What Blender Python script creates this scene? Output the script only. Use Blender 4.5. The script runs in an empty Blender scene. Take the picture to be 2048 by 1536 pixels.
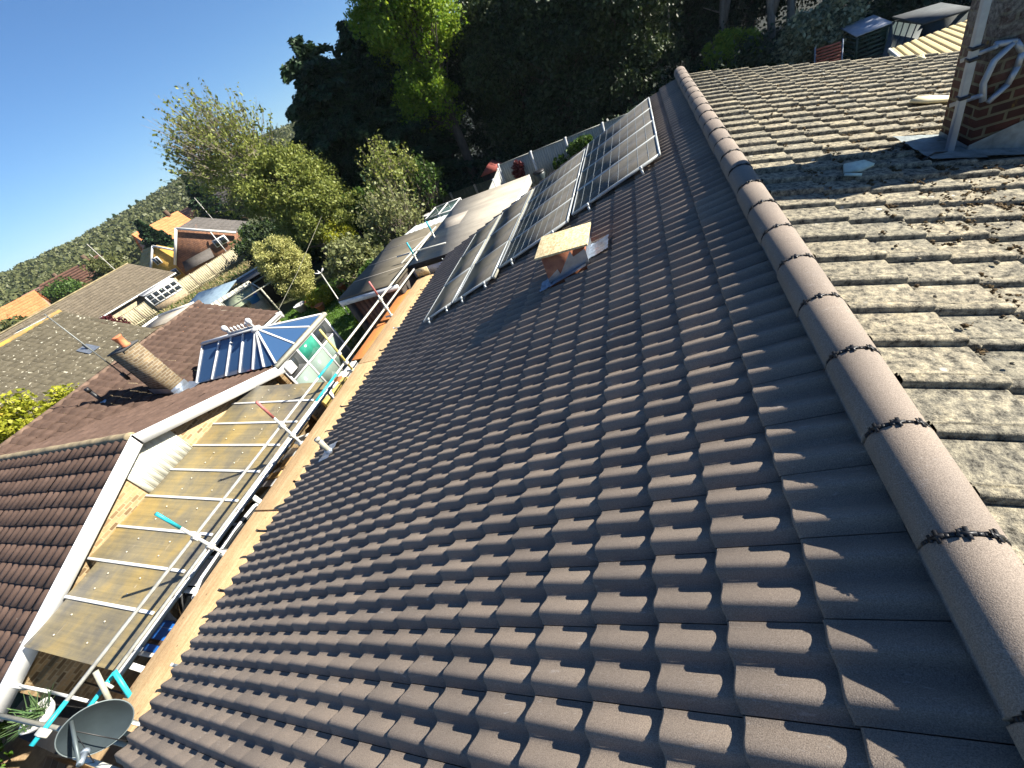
import bpy, math, random
import numpy as np
from mathutils import Vector, Matrix
R = math.radians
rng = np.random.default_rng(7)
random.seed(7)
SC = bpy.context.scene
COL = SC.collection
BASE = {}            # world base of every thing, so parts can be modelled in world metres

# ------------------------------------------------------------------ helpers
class MB:
    """collects vertices and faces in world metres; build() links them as one mesh object"""
    def __init__(s): s.v = []; s.f = []; s.n = 0
    def add(s, vs, fs):
        vs = np.asarray(vs, float).reshape(-1, 3)
        s.v.append(vs); o = s.n
        s.f.extend([tuple(int(i) + o for i in f) for f in fs]); s.n += len(vs)
        return s
    def quad(s, a, b, c, d): return s.add([a, b, c, d], [(0, 1, 2, 3)])
    def box(s, lo, hi, rz=0, piv=None):
        x0, y0, z0 = lo; x1, y1, z1 = hi
        p = np.array([(x0,y0,z0),(x1,y0,z0),(x1,y1,z0),(x0,y1,z0),(x0,y0,z1),(x1,y0,z1),(x1,y1,z1),(x0,y1,z1)], float)
        if rz:
            c = np.array(piv if piv is not None else ((x0+x1)/2, (y0+y1)/2, 0.0)); q = p - c
            p[:,0] = c[0] + q[:,0]*math.cos(rz) - q[:,1]*math.sin(rz)
            p[:,1] = c[1] + q[:,0]*math.sin(rz) + q[:,1]*math.cos(rz)
        return s.add(p, [(0,3,2,1),(4,5,6,7),(0,1,5,4),(1,2,6,5),(2,3,7,6),(3,0,4,7)])
    def beam(s, a, b, w, h, up=(0,0,1)):
        """rectangular bar from a to b, w across, h along up"""
        a = np.array(a, float); b = np.array(b, float); d = b - a; d /= np.linalg.norm(d)
        u = np.array(up, float); sd = np.cross(d, u)
        if np.linalg.norm(sd) < 1e-6: sd = np.cross(d, (1,0,0))
        sd /= np.linalg.norm(sd); u = np.cross(sd, d)
        p = []
        for e in (a, b):
            for i, j in ((-1,-1),(1,-1),(1,1),(-1,1)): p.append(e + sd*w/2*i + u*h/2*j)
        return s.add(p, [(0,1,2,3),(7,6,5,4),(0,4,5,1),(1,5,6,2),(2,6,7,3),(3,7,4,0)])
    def tube(s, pts, r, n=8, caps=True):
        pts = np.asarray(pts, float); m = len(pts)
        rr = np.full(m, r) if np.isscalar(r) else np.asarray(r, float)
        t = np.gradient(pts, axis=0); t /= np.linalg.norm(t, axis=1)[:, None] + 1e-12
        ref = np.array([0,0,1.0]) if abs(t[0][2]) < .9 else np.array([1.0,0,0])
        vs = []
        for i in range(m):
            a = np.cross(t[i], ref); a /= np.linalg.norm(a) + 1e-12; b = np.cross(t[i], a)
            for k in range(n):
                an = 2*math.pi*k/n; vs.append(pts[i] + rr[i]*(math.cos(an)*a + math.sin(an)*b))
        fs = [(i*n+k, i*n+(k+1)%n, (i+1)*n+(k+1)%n, (i+1)*n+k) for i in range(m-1) for k in range(n)]
        if caps: fs += [tuple(range(n-1,-1,-1)), tuple((m-1)*n+k for k in range(n))]
        return s.add(vs, fs)
    def prism(s, poly, ext):
        """closed polygon (list of 3d points) extruded by vector ext"""
        p = np.asarray(poly, float); n = len(p); e = np.asarray(ext, float)
        fs = [tuple(range(n)), tuple(range(2*n-1, n-1, -1))] + [(i, i+n, (i+1)%n+n, (i+1)%n) for i in range(n)]
        return s.add(np.vstack([p, p+e]), fs)
    def lathe(s, c, prof, n=16):
        """prof: (radius, z) pairs from the base up"""
        vs = [(c[0]+r*math.cos(2*math.pi*k/n), c[1]+r*math.sin(2*math.pi*k/n), c[2]+z) for r, z in prof for k in range(n)]
        m = len(prof)
        fs = [(i*n+k, i*n+(k+1)%n, (i+1)*n+(k+1)%n, (i+1)*n+k) for i in range(m-1) for k in range(n)]
        fs += [tuple(range(n-1,-1,-1)), tuple((m-1)*n+k for k in range(n))]
        return s.add(vs, fs)
    def blob(s, c, r, seed=0, rough=.25, sub=2):
        g = np.random.default_rng(seed); n = 6*sub; m = 4*sub; vs = []
        ph = g.uniform(0, 6.28, 6)
        for i in range(m+1):
            th = math.pi*i/m
            for k in range(n):
                a = 2*math.pi*k/n
                w = 1 + rough*(math.sin(2*a+ph[0]+th*2)+math.sin(3*a+ph[1]-th*3)+math.sin(5*th+ph[2]+a))/3
                vs.append((c[0]+r[0]*w*math.sin(th)*math.cos(a), c[1]+r[1]*w*math.sin(th)*math.sin(a), c[2]+r[2]*w*math.cos(th)))
        return s.add(vs, [(i*n+k, (i+1)*n+k, (i+1)*n+(k+1)%n, i*n+(k+1)%n) for i in range(m) for k in range(n)])
    def build(s, name, mat, parent=None, base=None, smooth=False, bevel=0.0):
        me = bpy.data.meshes.new(name)
        V = np.vstack(s.v) if s.v else np.zeros((0,3))
        b = np.array(BASE[parent.name] if parent else (base if base is not None else (0,0,0)), float)
        V = V - b
        lens = np.array([len(f) for f in s.f], np.int32)
        idx = np.fromiter((i for f in s.f for i in f), np.int32)
        return link(me, name, V, idx, lens, mat, parent, b, smooth, bevel)

def link(me, name, V, idx, lens, mat, parent, b, smooth, bevel=0.0):
    me.vertices.add(len(V)); me.vertices.foreach_set('co', V.astype(np.float32).ravel())
    me.loops.add(len(idx)); me.loops.foreach_set('vertex_index', idx.astype(np.int32))
    me.polygons.add(len(lens)); st = np.concatenate([[0], np.cumsum(lens)[:-1]]).astype(np.int32)
    me.polygons.foreach_set('loop_start', st); me.polygons.foreach_set('loop_total', lens.astype(np.int32))
    me.update(calc_edges=True); me.validate()
    if smooth: me.polygons.foreach_set('use_smooth', np.ones(len(me.polygons), bool))
    me.materials.append(mat)
    o = bpy.data.objects.new(name, me); COL.objects.link(o)
    if parent:
        o.parent = parent; BASE[o.name] = tuple(b)
    else:
        o.location = b; BASE[o.name] = tuple(b)
    if bevel:
        m = o.modifiers.new('bevel', 'BEVEL'); m.width = bevel; m.segments = 2; m.limit_method = 'ANGLE'; m.angle_limit = R(40)
    return o

def tag(o, label, cat, group=None, kind=None):
    if label: o['label'] = label
    if cat: o['category'] = cat
    if group: o['group'] = group
    if kind: o['kind'] = kind
    return o
def thing(name, label, cat, loc, group=None):
    o = bpy.data.objects.new(name, None); COL.objects.link(o); o.location = loc
    o.empty_display_size = .2; BASE[o.name] = tuple(loc)
    return tag(o, label, cat, group)
def quads(name, V, mat, parent=None, base=(0,0,0), smooth=False):
    """V: (n,4,3) array of free quads in world metres"""
    b = np.array(BASE[parent.name] if parent else base, float)
    V = V.reshape(-1, 3) - b
    n = len(V)//4
    return link(bpy.data.meshes.new(name), name, V, np.arange(4*n, dtype=np.int32), np.full(n, 4, np.int32), mat, parent, b, smooth)

# ------------------------------------------------------------------ materials
def nd(nt, typ, **kw):
    n = nt.nodes.new(typ)
    for k, v in kw.items():
        if k == 'op': n.operation = v
        elif k == 'bt': n.blend_type = v
        else: n.inputs[k].default_value = v
    return n
def newmat(name):
    m = bpy.data.materials.new(name); m.use_nodes = True; nt = m.node_tree; nt.nodes.clear()
    out = nt.nodes.new('ShaderNodeOutputMaterial'); b = nt.nodes.new('ShaderNodeBsdfPrincipled')
    nt.links.new(b.outputs[0], out.inputs[0]); return m, nt, b, out
def ramp(nt, src, stops):
    r = nt.nodes.new('ShaderNodeValToRGB'); e = r.color_ramp.elements
    while len(e) < len(stops): e.new(.5)
    for i, (p, c) in enumerate(stops):
        e[i].position = p; e[i].color = (*c, 1) if len(c) == 3 else c
    nt.links.new(src, r.inputs[0]); return r.outputs[0]
def mix(nt, f, a, b, bt='MIX'):
    m = nt.nodes.new('ShaderNodeMix'); m.data_type = 'RGBA'; m.blend_type = bt
    for k, s in ((0, f), (6, a), (7, b)):
        if hasattr(s, 'links'): nt.links.new(s, m.inputs[k])
        else: m.inputs[k].default_value = s if k == 0 else (*s, 1)
    return m.outputs[2]
def coord(nt, scale=(1,1,1)):
    t = nt.nodes.new('ShaderNodeTexCoord'); mp = nt.nodes.new('ShaderNodeMapping'); mp.inputs['Scale'].default_value = scale
    nt.links.new(t.outputs['Object'], mp.inputs[0]); return mp.outputs[0]
def noise(nt, vec, scale, detail=5, rough=.6, dist=0):
    n = nd(nt, 'ShaderNodeTexNoise', Scale=scale, Detail=detail, Roughness=rough, Distortion=dist); nt.links.new(vec, n.inputs['Vector']); return n.outputs['Fac']
def bump(nt, bsdf, h, strength, dist=.01):
    b = nd(nt, 'ShaderNodeBump', Strength=strength, Distance=dist); nt.links.new(h, b.inputs['Height']); nt.links.new(b.outputs[0], bsdf.inputs['Normal'])
def dk(c, k): return tuple(x*k for x in c)
def M(name, col, rough=.6, var=.25, scale=6, bs=60, bstr=.15, metal=0, spec=.4, stretch=(1,1,1), col2=None, bd=.004):
    m, nt, b, o = newmat(name); v = coord(nt, stretch)
    n = noise(nt, v, scale)
    c2 = col2 or dk(col, 1+var)
    nt.links.new(ramp(nt, n, [(.3, dk(col, 1-var)), (.7, c2)]), b.inputs['Base Color'])
    b.inputs['Roughness'].default_value = rough; b.inputs['Metallic'].default_value = metal; b.inputs['Specular IOR Level'].default_value = spec
    if bstr: bump(nt, b, noise(nt, v, bs, 3), bstr, bd)
    return m
def leafmat(name, a, b_, trans=.35, rough=.5):
    m, nt, b, out = newmat(name)
    g = nt.nodes.new('ShaderNodeNewGeometry')
    c = ramp(nt, g.outputs['Random Per Island'], [(0, a), (1, b_)])
    b.inputs['Roughness'].default_value = rough; b.inputs['Specular IOR Level'].default_value = .25
    nt.links.new(c, b.inputs['Base Color'])
    t = nt.nodes.new('ShaderNodeBsdfTranslucent'); nt.links.new(mix(nt, .25, c, (1, .9, .1), 'MULTIPLY'), t.inputs[0])
    ms = nd(nt, 'ShaderNodeMixShader', Fac=trans); nt.links.new(b.outputs[0], ms.inputs[1]); nt.links.new(t.outputs[0], ms.inputs[2])
    nt.links.new(ms.outputs[0], out.inputs[0]); return m
def brickmat(name, a, b_, mortar, bw=.225, bh=.075, bias=0, dirt=.3, mort=.012):
    m, nt, b, o = newmat(name)
    t = nt.nodes.new('ShaderNodeTexCoord'); sp = nt.nodes.new('ShaderNodeSeparateXYZ'); nt.links.new(t.outputs['Object'], sp.inputs[0])
    ad = nd(nt, 'ShaderNodeMath', op='ADD'); nt.links.new(sp.outputs[0], ad.inputs[0]); nt.links.new(sp.outputs[1], ad.inputs[1])
    cb = nt.nodes.new('ShaderNodeCombineXYZ'); nt.links.new(ad.outputs[0], cb.inputs[0]); nt.links.new(sp.outputs[2], cb.inputs[1])
    k = nt.nodes.new('ShaderNodeTexBrick'); nt.links.new(cb.outputs[0], k.inputs['Vector'])
    for n_, v_ in (('Scale', 1), ('Mortar Size', mort), ('Mortar Smooth', .2), ('Bias', bias), ('Brick Width', bw), ('Row Height', bh)): k.inputs[n_].default_value = v_
    k.inputs['Color1'].default_value = (*a, 1); k.inputs['Color2'].default_value = (*b_, 1); k.inputs['Mortar'].default_value = (*mortar, 1)
    v = coord(nt); n = noise(nt, v, 5, 6)
    c = mix(nt, dirt, k.outputs['Color'], ramp(nt, n, [(.3, (.35,.33,.3)), (.7, (1,1,1))]), 'MULTIPLY')
    nt.links.new(c, b.inputs['Base Color']); b.inputs['Roughness'].default_value = .9; b.inputs['Specular IOR Level'].default_value = .2
    inv = nd(nt, 'ShaderNodeMath', op='SUBTRACT'); inv.inputs[0].default_value = 1; nt.links.new(k.outputs['Fac'], inv.inputs[1])
    a2 = nd(nt, 'ShaderNodeMath', op='MULTIPLY_ADD'); nt.links.new(noise(nt, v, 70, 3), a2.inputs[0]); a2.inputs[1].default_value = .5; nt.links.new(inv.outputs[0], a2.inputs[2])
    bump(nt, b, a2.outputs[0], .6, .008); return m
def glassmat(name, col, rough=.05, alpha=1.0, metal=0.0):
    m, nt, b, o = newmat(name); b.inputs['Base Color'].default_value = (*col, 1); b.inputs['Roughness'].default_value = rough
    b.inputs['Specular IOR Level'].default_value = .8; b.inputs['Metallic'].default_value = metal
    v = coord(nt); bump(nt, b, noise(nt, v, 3, 2), .03, .02)
    if alpha < 1: b.inputs['Alpha'].default_value = alpha
    return m

def new_tile_mat():
    m, nt, b, o = newmat('brown_concrete_tile'); v = coord(nt)
    big = noise(nt, v, 2.2, 4); fine = noise(nt, v, 260, 2, .7)
    c = ramp(nt, fine, [(.30, (.118,.097,.078)), (.70, (.290,.246,.200))])
    c = mix(nt, .5, c, ramp(nt, big, [(.35, (.72,.72,.74)), (.65, (1.1,1.06,1.03))]), 'MULTIPLY')
    geo = nt.nodes.new('ShaderNodeNewGeometry')
    c = mix(nt, .55, c, ramp(nt, geo.outputs['Random Per Island'], [(0, (.70,.70,.73)), (1, (1.22,1.18,1.14))]), 'MULTIPLY')
    sc = noise(nt, coord(nt, (14, 60, 14)), 1.0, 6, .7, .6)
    sc2 = noise(nt, v, 1.7, 2)
    k = nd(nt, 'ShaderNodeMath', op='MULTIPLY'); nt.links.new(ramp(nt, sc, [(.60, (0,0,0)), (.70, (1,1,1))]), k.inputs[0]); nt.links.new(ramp(nt, sc2, [(.45, (0,0,0)), (.60, (1,1,1))]), k.inputs[1])
    k2 = nd(nt, 'ShaderNodeMath', op='MULTIPLY'); nt.links.new(k.outputs[0], k2.inputs[0]); k2.inputs[1].default_value = .5
    c = mix(nt, k2.outputs[0], c, (.42,.40,.38))
    nt.links.new(c, b.inputs['Base Color']); b.inputs['Roughness'].default_value = .78; b.inputs['Specular IOR Level'].default_value = .35
    bump(nt, b, fine, .45, .003); return m
def old_tile_mat():
    m, nt, b, o = newmat('weathered_grey_tile'); v = coord(nt)
    n1 = noise(nt, v, 3.0, 8, .7, .4); n2 = noise(nt, v, 22, 6, .75); n3 = noise(nt, v, 120, 3, .7)
    c = ramp(nt, n2, [(.36, (.045,.042,.035)), (.44, (.16,.152,.130)), (.54, (.31,.285,.225)), (.68, (.52,.475,.36))])
    c = mix(nt, .7, c, ramp(nt, n1, [(.3, (.55,.55,.53)), (.55, (.95,.93,.87)), (.75, (1.25,1.15,.95))]), 'MULTIPLY')
    c = mix(nt, .6, c, ramp(nt, n3, [(.3, (.5,.5,.5)), (.7, (1.2,1.2,1.2))]), 'MULTIPLY')
    geo = nt.nodes.new('ShaderNodeNewGeometry')
    c = mix(nt, .6, c, ramp(nt, geo.outputs['Random Per Island'], [(0, (.72,.74,.74)), (1, (1.15,1.1,1.0))]), 'MULTIPLY')
    w = nd(nt, 'ShaderNodeTexVoronoi', Scale=9); nt.links.new(v, w.inputs['Vector'])
    ring = ramp(nt, w.outputs['Distance'], [(.05, (0,0,0)), (.1, (.8,.8,.8)), (.16, (.8,.8,.8)), (.2, (0,0,0))])
    sel = ramp(nt, noise(nt, v, 4.5, 2), [(.58, (0,0,0)), (.66, (1,1,1))])
    k = nd(nt, 'ShaderNodeMath', op='MULTIPLY'); nt.links.new(ring, k.inputs[0]); nt.links.new(sel, k.inputs[1])
    c = mix(nt, k.outputs[0], c, (.55,.55,.50))
    sel2 = ramp(nt, noise(nt, v, 7, 5, .7), [(.70, (0,0,0)), (.74, (1,1,1))]); c = mix(nt, sel2, c, (.42,.25,.06))
    nt.links.new(c, b.inputs['Base Color']); b.inputs['Roughness'].default_value = .95; b.inputs['Specular IOR Level'].default_value = .15
    ad = nd(nt, 'ShaderNodeMath', op='ADD'); nt.links.new(n2, ad.inputs[0]); nt.links.new(n3, ad.inputs[1])
    bump(nt, b, ad.outputs[0], .9, .008); return m
def roofmat(name, a, b_, spot=None, spots=.62, scale=14):
    m, nt, b, o = newmat(name); v = coord(nt)
    n = noise(nt, v, 5, 6, .7); f = noise(nt, v, 90, 3, .7)
    c = ramp(nt, n, [(.3, a), (.7, b_)])
    c = mix(nt, .6, c, ramp(nt, f, [(.3, (.6,.6,.6)), (.7, (1.25,1.25,1.25))]), 'MULTIPLY')
    geo = nt.nodes.new('ShaderNodeNewGeometry')
    c = mix(nt, .6, c, ramp(nt, geo.outputs['Random Per Island'], [(0, (.75,.75,.75)), (1, (1.2,1.2,1.2))]), 'MULTIPLY')
    if spot: c = mix(nt, ramp(nt, noise(nt, v, scale, 3, .6), [(spots, (0,0,0)), (spots+.05, (1,1,1))]), c, spot)
    nt.links.new(c, b.inputs['Base Color']); b.inputs['Roughness'].default_value = .9; b.inputs['Specular IOR Level'].default_value = .2
    bump(nt, b, f, .5, .006); return m
def osbmat(name, a, b_, sc=28):
    m, nt, b, o = newmat(name); v = coord(nt)
    w = nd(nt, 'ShaderNodeTexVoronoi', Scale=sc); nt.links.new(coord(nt, (1, 2.6, 1)), w.inputs['Vector'])
    w2 = nd(nt, 'ShaderNodeTexVoronoi', Scale=sc*.9); nt.links.new(coord(nt, (2.6, 1, 1)), w2.inputs['Vector'])
    c = mix(nt, .5, w.outputs['Color'], w2.outputs['Color'])
    bw = nt.nodes.new('ShaderNodeRGBToBW'); nt.links.new(c, bw.inputs[0])
    nt.links.new(ramp(nt, bw.outputs[0], [(.25, a), (.7, b_)]), b.inputs['Base Color']); b.inputs['Roughness'].default_value = .8
    bump(nt, b, bw.outputs[0], .3, .004); return m
def plankmat(name, a, b_, knots=True):
    m, nt, b, o = newmat(name)
    g = noise(nt, coord(nt, (40, 1.2, 40)), 1.0, 5, .6, .8)
    c = ramp(nt, g, [(.3, a), (.7, b_)])
    c = mix(nt, .5, c, ramp(nt, noise(nt, coord(nt), 30.0, 5, .75), [(.35, (.62,.55,.45)), (.6, (1.08,1.08,1.08))]), 'MULTIPLY')
    c = mix(nt, .5, c, ramp(nt, noise(nt, coord(nt), 2.0, 3), [(.35, (.75,.7,.65)), (.6, (1.05,1.05,1.05))]), 'MULTIPLY')
    if knots:
        w = nd(nt, 'ShaderNodeTexVoronoi', Scale=5.5); nt.links.new(coord(nt, (1.6, 1, 1)), w.inputs['Vector'])
        c = mix(nt, ramp(nt, w.outputs['Distance'], [(.04, (1,1,1)), (.12, (0,0,0))]), c, dk(a, .35))
    nt.links.new(c, b.inputs['Base Color']); b.inputs['Roughness'].default_value = .75; bump(nt, b, g, .3, .003); return m
SUN_EL, SUN_AZ, SKY_STR, SKY_AIR, SKY_DUST, SKY_OZ, EXPO, HAZE = 32.0, 67.0, .05, 1.0, 0.0, 9.0, 1.6, .00013
# ------------------------------------------------------------------ palette
m_tile = new_tile_mat(); m_old = old_tile_mat()
m_black = M('black_plastic', (.012,.012,.013), .45, .2, bstr=.05)
m_felt = M('dark_underlay', (.012,.011,.010), .9)
m_lead = M('lead_sheet', (.30,.34,.39), .38, .22, 7, 25, .35, metal=.75, bd=.01)
m_leadold = M('weathered_lead', (.17,.20,.20), .6, .35, 9, 30, .5, metal=.3, bd=.012)
m_alu = M('aluminium_frame', (.40,.43,.43), .42, .12, 5, 40, .05, metal=.3)
m_galv = M('galvanised_steel', (.47,.47,.42), .45, .22, 12, 60, .2, metal=.15)
m_cream = M('dull_cream_paint', (.33,.32,.25), .5, .2, 9, 60, .15)
m_teal = M('teal_paint', (.02,.36,.42), .45, .22, 14, 60, .15)
m_red = M('faded_red_paint', (.38,.12,.11), .55, .25, 14, 60, .15)
m_yel = M('yellow_paint', (.50,.43,.13), .5, .25, 14, 60, .15)
m_white = M('white_upvc', (.58,.585,.57), .35, .06, 4, 30, .04)
m_whitep = M('white_painted_timber', (.62,.62,.59), .5, .08, 3, 40, .1)
m_brickred = brickmat('red_brick', (.115,.048,.034), (.060,.034,.028), (.20,.185,.115), dirt=.75, bh=.083, bw=.24)
m_brickyel = brickmat('yellow_brick', (.42,.29,.15), (.075,.045,.024), (.40,.31,.18), bias=-.25, dirt=.5, bw=.17)
m_brickst = brickmat('stock_brick', (.42,.31,.18), (.22,.16,.10), (.46,.40,.30), dirt=.4)
m_osb = osbmat('strand_board', (.38,.29,.14), (.66,.55,.33))
m_board = plankmat('pale_scaffold_board', (.40,.26,.12), (.60,.43,.24))
m_orange = plankmat('wet_orange_board', (.46,.17,.04), (.62,.25,.07), False)
m_timber = plankmat('grey_timber', (.25,.21,.15), (.42,.37,.28))
m_soil = M('soil', (.055,.040,.026), .95, .5, 3, 30, .8, bd=.03)

# ------------------------------------------------------------------ the tiled bungalow we stand on
TH = R(17.04); CT, ST = math.cos(TH), math.sin(TH); ZA = 4.65
XR = .42                                   # ridge axis
def onL(s, y, h=0): return np.array([-s*CT - h*ST, y, ZA - s*ST + h*CT])      # new slope, s metres below the top nose line
def onR(s, y, h=0): return np.array([2*XR + s*CT + h*ST, y, ZA - s*ST + h*CT])  # old slope
Y0, Y1 = -1.2, 10.2
house = thing('bungalow', 'bungalow with new brown tiles on one slope and mossy old grey tiles on the other', 'house', (XR, 4.5, 0))

def tile_slope(name, mat, on, noses, y0, y1, w, prof, T, gap, length, jit, skip=None, smooth=True, stag=0.0):
    """every tile its own island: head row, nose row, rounded edge, nose face, side skirts"""
    prof = np.array(prof, float); P = len(prof); g = np.random.default_rng(3)
    VS = []; IDX = []; n0 = 0
    rows = 5
    face = []
    for r in range(rows-1):
        for k in range(P-1): face.append((r*P+k, r*P+k+1, (r+1)*P+k+1, (r+1)*P+k))
    face = np.array(face)
    ny = int(round((y1-y0)/w))
    for ci, sn in enumerate(noses):
        for j in range(-1 if stag else 0, ny):
            if skip and skip(sn, y0+(j+.5)*w): continue
            yb = y0 + j*w + (stag*w if ci % 2 else 0)
            ds, dh, tw = g.normal(0, jit), g.normal(0, jit*.45), g.normal(0, jit*.5)
            ya = yb + prof[:,0]*(w-gap); tt = prof[:,0]-.5
            ya = np.clip(ya, y0-.02, y1+.02)
            V = []
            for s_, h_, kk in ((sn-length, -T*length/(length-.04), 1), (sn-.012, 0, 1), (sn-.003, -.003, 1), (sn, -.011, .96), (sn-.004, -T*.95, .55)):
                for k in range(P):
                    V.append(on(s_+ds+tw*tt[k], ya[k], h_+dh+prof[k,1]*kk))
            VS.append(V); IDX.append(face + n0); n0 += rows*P
            sk = []
            for k in (0, P-1):                       # side skirts
                a = np.array(V[k]); b = np.array(V[P+k]); dn = np.array(on(0,0,-.02)) - np.array(on(0,0,0))
                sk += [a, b, b+dn, a+dn]
            VS.append(sk); IDX.append(np.array([(0,1,2,3),(4,5,6,7)]) + n0); n0 += 8
    V = np.array([p for v in VS for p in v]); F = np.vstack(IDX)
    b = np.array(BASE[house.name])
    return link(bpy.data.meshes.new(name), name, V-b, F.ravel(), np.full(len(F), 4, np.int32), mat, house, b, smooth)

def wave(n=10, A=.054):
    out = []
    for i in range(2*n+1):
        t = i/n % 1.0 if i < 2*n else 1.0
        if t < .31: h = .5-.5*math.cos(math.pi*t/.31)
        else: h = .5+.5*math.cos(math.pi*(t-.31)/.69)
        out.append((i/(2*n), A*h - A*.45))
    return out
noses = [0, .33, .62] + [.62+.3136*i for i in range(1, 20)]
SE = noses[-1]
stackx, stacky = (-1.72, -1.19), (3.90, 4.42)
slope = tile_slope('new_tile_slope', m_tile, onL, noses, Y0, Y1, .30, wave(), .042, .004, .37, .0022)
# old slope: flat interlocking tiles, one raised rib each
oldp = [(0, .0), (.012, .030), (.035, .037), (.15, .037), (.165, .024), (.175, .024), (.19, .034), (.225, .030), (.25, .004), (.28, -.001), (.6, .002), (1.0, .0)]
onoses = [.12+.345*i for i in range(0, 21)]
def skipR(s, y): return False
old = tile_slope('old_tile_slope', m_old, onR, onoses, Y0+.1, Y1+.1, .30, oldp, .026, .006, .40, .0045, smooth=False)
# underlay, fascias, gable and side walls
mb = MB(); mb.quad(onL(-.4,Y0+.06,-.115), onL(-.4,Y1-.06,-.115), onL(SE-.04,Y1-.06,-.115), onL(SE-.04,Y0+.06,-.115))
mb.quad(onR(-.4,Y0+.16,-.06), onR(-.4,Y1-.0,-.06), onR(7.3,Y1-.0,-.06), onR(7.3,Y0+.16,-.06)); mb.build('underlay', m_felt, house)
e = onL(SE, 0)
mb = MB(); mb.box((e[0]+.02, Y0+.1, e[2]-.27), (e[0]+.045, Y1-.1, e[2]-.055)); mb.build('fascia', m_white, house)
er = onR(7.25, 0)
mb = MB(); mb.box((e[0]+.45, Y0+.35, 0), (er[0]-.4, Y1-.35, e[2]-.28))
for yy in (Y0+.35, Y1-.37):
    mb.prism([(e[0]+.45, yy, e[2]-.279), (er[0]-.4, yy, e[2]-.279), (XR, yy, ZA-.08)], (0, .02, 0))
mb.build('wall', m_brickst, house)
for yy in (Y0+.06, Y1-.04):
    for on, s1 in ((onL, SE-.05), (onR, 7.2)):
        a, c = on(-.35, yy, -.19), on(s1, yy, -.19); MB().beam(a, c, .025, .13).build('bargeboard', m_white, house)
# ridge tiles with black union clips
RP, RY, RZ, RR = .46, -.275, 4.80, .106
def ridge_sec(r, dz=0):
    return [(XR + r*math.cos(a), RZ + dz + (r*.82)*math.sin(a)) for a in np.linspace(math.pi, 0, 17)]
for i in range(-2, 23):
    ya, yb = RY+i*RP+.006, RY+(i+1)*RP-.006
    dz = rng.normal(0, .0025); dx = rng.normal(0, .002)
    o_, i_ = ridge_sec(RR, dz), ridge_sec(RR-.017, dz)
    o_ = [(RR*-1.03+XR, RZ-.035+dz)] + o_ + [(RR*1.03+XR, RZ-.035+dz)]; i_ = [(-RR*1.03+XR+.017, RZ-.035+dz)] + i_ + [(RR*1.03+XR-.017, RZ-.035+dz)]
    n = len(o_); vs = []
    for yy, sh in ((ya, -.003), (ya+.006, 0), (yb-.006, 0), (yb, -.003)):
        vs += [(x+dx, yy, z+(sh if 0 < k < n-1 else 0)) for k, (x, z) in enumerate(o_)]
    for yy in (ya, yb): vs += [(x+dx, yy, z) for x, z in i_]
    fs = [(r*n+k, (r+1)*n+k, (r+1)*n+k+1, r*n+k+1) for r in range(3) for k in range(n-1)]
    fs += [(k, k+1, 4*n+k+1, 4*n+k) for k in range(n-1)] + [(3*n+k+1, 3*n+k, 5*n+k, 5*n+k+1) for k in range(n-1)]
    fs += [(0, 4*n, 5*n, 3*n), (n-1, 4*n-1, 6*n-1, 5*n-1), (0, n, 2*n, 3*n)]
    rt = MB().add(vs, fs).build('ridge_tile', m_tile, house, smooth=True)
    if i > -2:
        c = MB(); pr = [(XR+(RR-.0035)*math.cos(a), ya-.006, RZ+(RR-.0035)*.82*math.sin(a)) for a in np.linspace(math.pi*.96, math.pi*.06, 19)]
        for k in range(18):
            c.beam(pr[k], pr[k+1], .011, .010, up=(pr[k][0]-XR, 0, pr[k][2]-RZ+1e-4))
        for a in (2.35, 1.65, .95):
            p = np.array((XR+(RR+.0055)*math.cos(a), ya-.006, RZ+(RR+.0045)*.82*math.sin(a))); u = (math.cos(a), 0, math.sin(a)); t = np.array((-math.sin(a), 0, math.cos(a)))
            c.beam(p-np.array((0,.022,0)), p+np.array((0,.022,0)), .012, .003, up=u)
            c.beam(p-t*.020, p+t*.020, .011, .0035, up=u); c.beam(p+t*.020-np.array((0,.013,0)), p+t*.020+np.array((0,.013,0)), .010, .003, up=u)
        c.build('ridge_clip', m_black, rt)
mb = MB(); mb.box((XR-RR+.02, Y0+.02, 4.70), (XR+RR-.02, Y1, RZ-.005)); mb.build('ridge_vent_roll', m_black, house)
# gutter brackets waiting for the new gutter
mb0 = []
for k, yy in enumerate(np.arange(-.35, 10.0, .86)):
    p = onL(SE-.06, yy, -.075); q = p + np.array((-.22-.05*(k%3), 0, .004))
    mb = MB(); mb.beam(p, q, .035, .007); mb.beam(q, q+np.array((-.012,0,.03)), .035, .006); mb.build('gutter_bracket', m_black if k % 4 else m_alu, house)
m_stump = M('red_brown_render', (.30,.095,.055), .8, .3, 7, 60, .4, col2=(.42,.17,.085))
# cut-down chimney stack under a board
mb = MB(); mb.box((stackx[0], stacky[0], 3.7), (stackx[1], stacky[1], 4.525)); st_ = mb.build('chimney_stump', m_stump, house)
mb = MB(); mb.box((-1.785, 3.845, 4.527), (-1.135, 4.46, 4.552)); mb.build('board_lid', m_osb, st_, bevel=.003)
mb = MB()
def patch(mbx, fn, s0, s1, y0, y1, amp, n=10, seed=0):
    g = np.random.default_rng(seed); m_ = n
    vs = [fn(s0+(s1-s0)*i/n, y0+(y1-y0)*j/m_, amp*(.5+.5*math.sin(j*1.9+seed))+g.normal(0, amp*.22)) for i in range(n+1) for j in range(m_+1)]
    mbx.add(vs, [(i*(m_+1)+j, i*(m_+1)+j+1, (i+1)*(m_+1)+j+1, (i+1)*(m_+1)+j) for i in range(n) for j in range(m_)])
sL, sR = -stackx[0]/CT, -stackx[1]/CT
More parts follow.
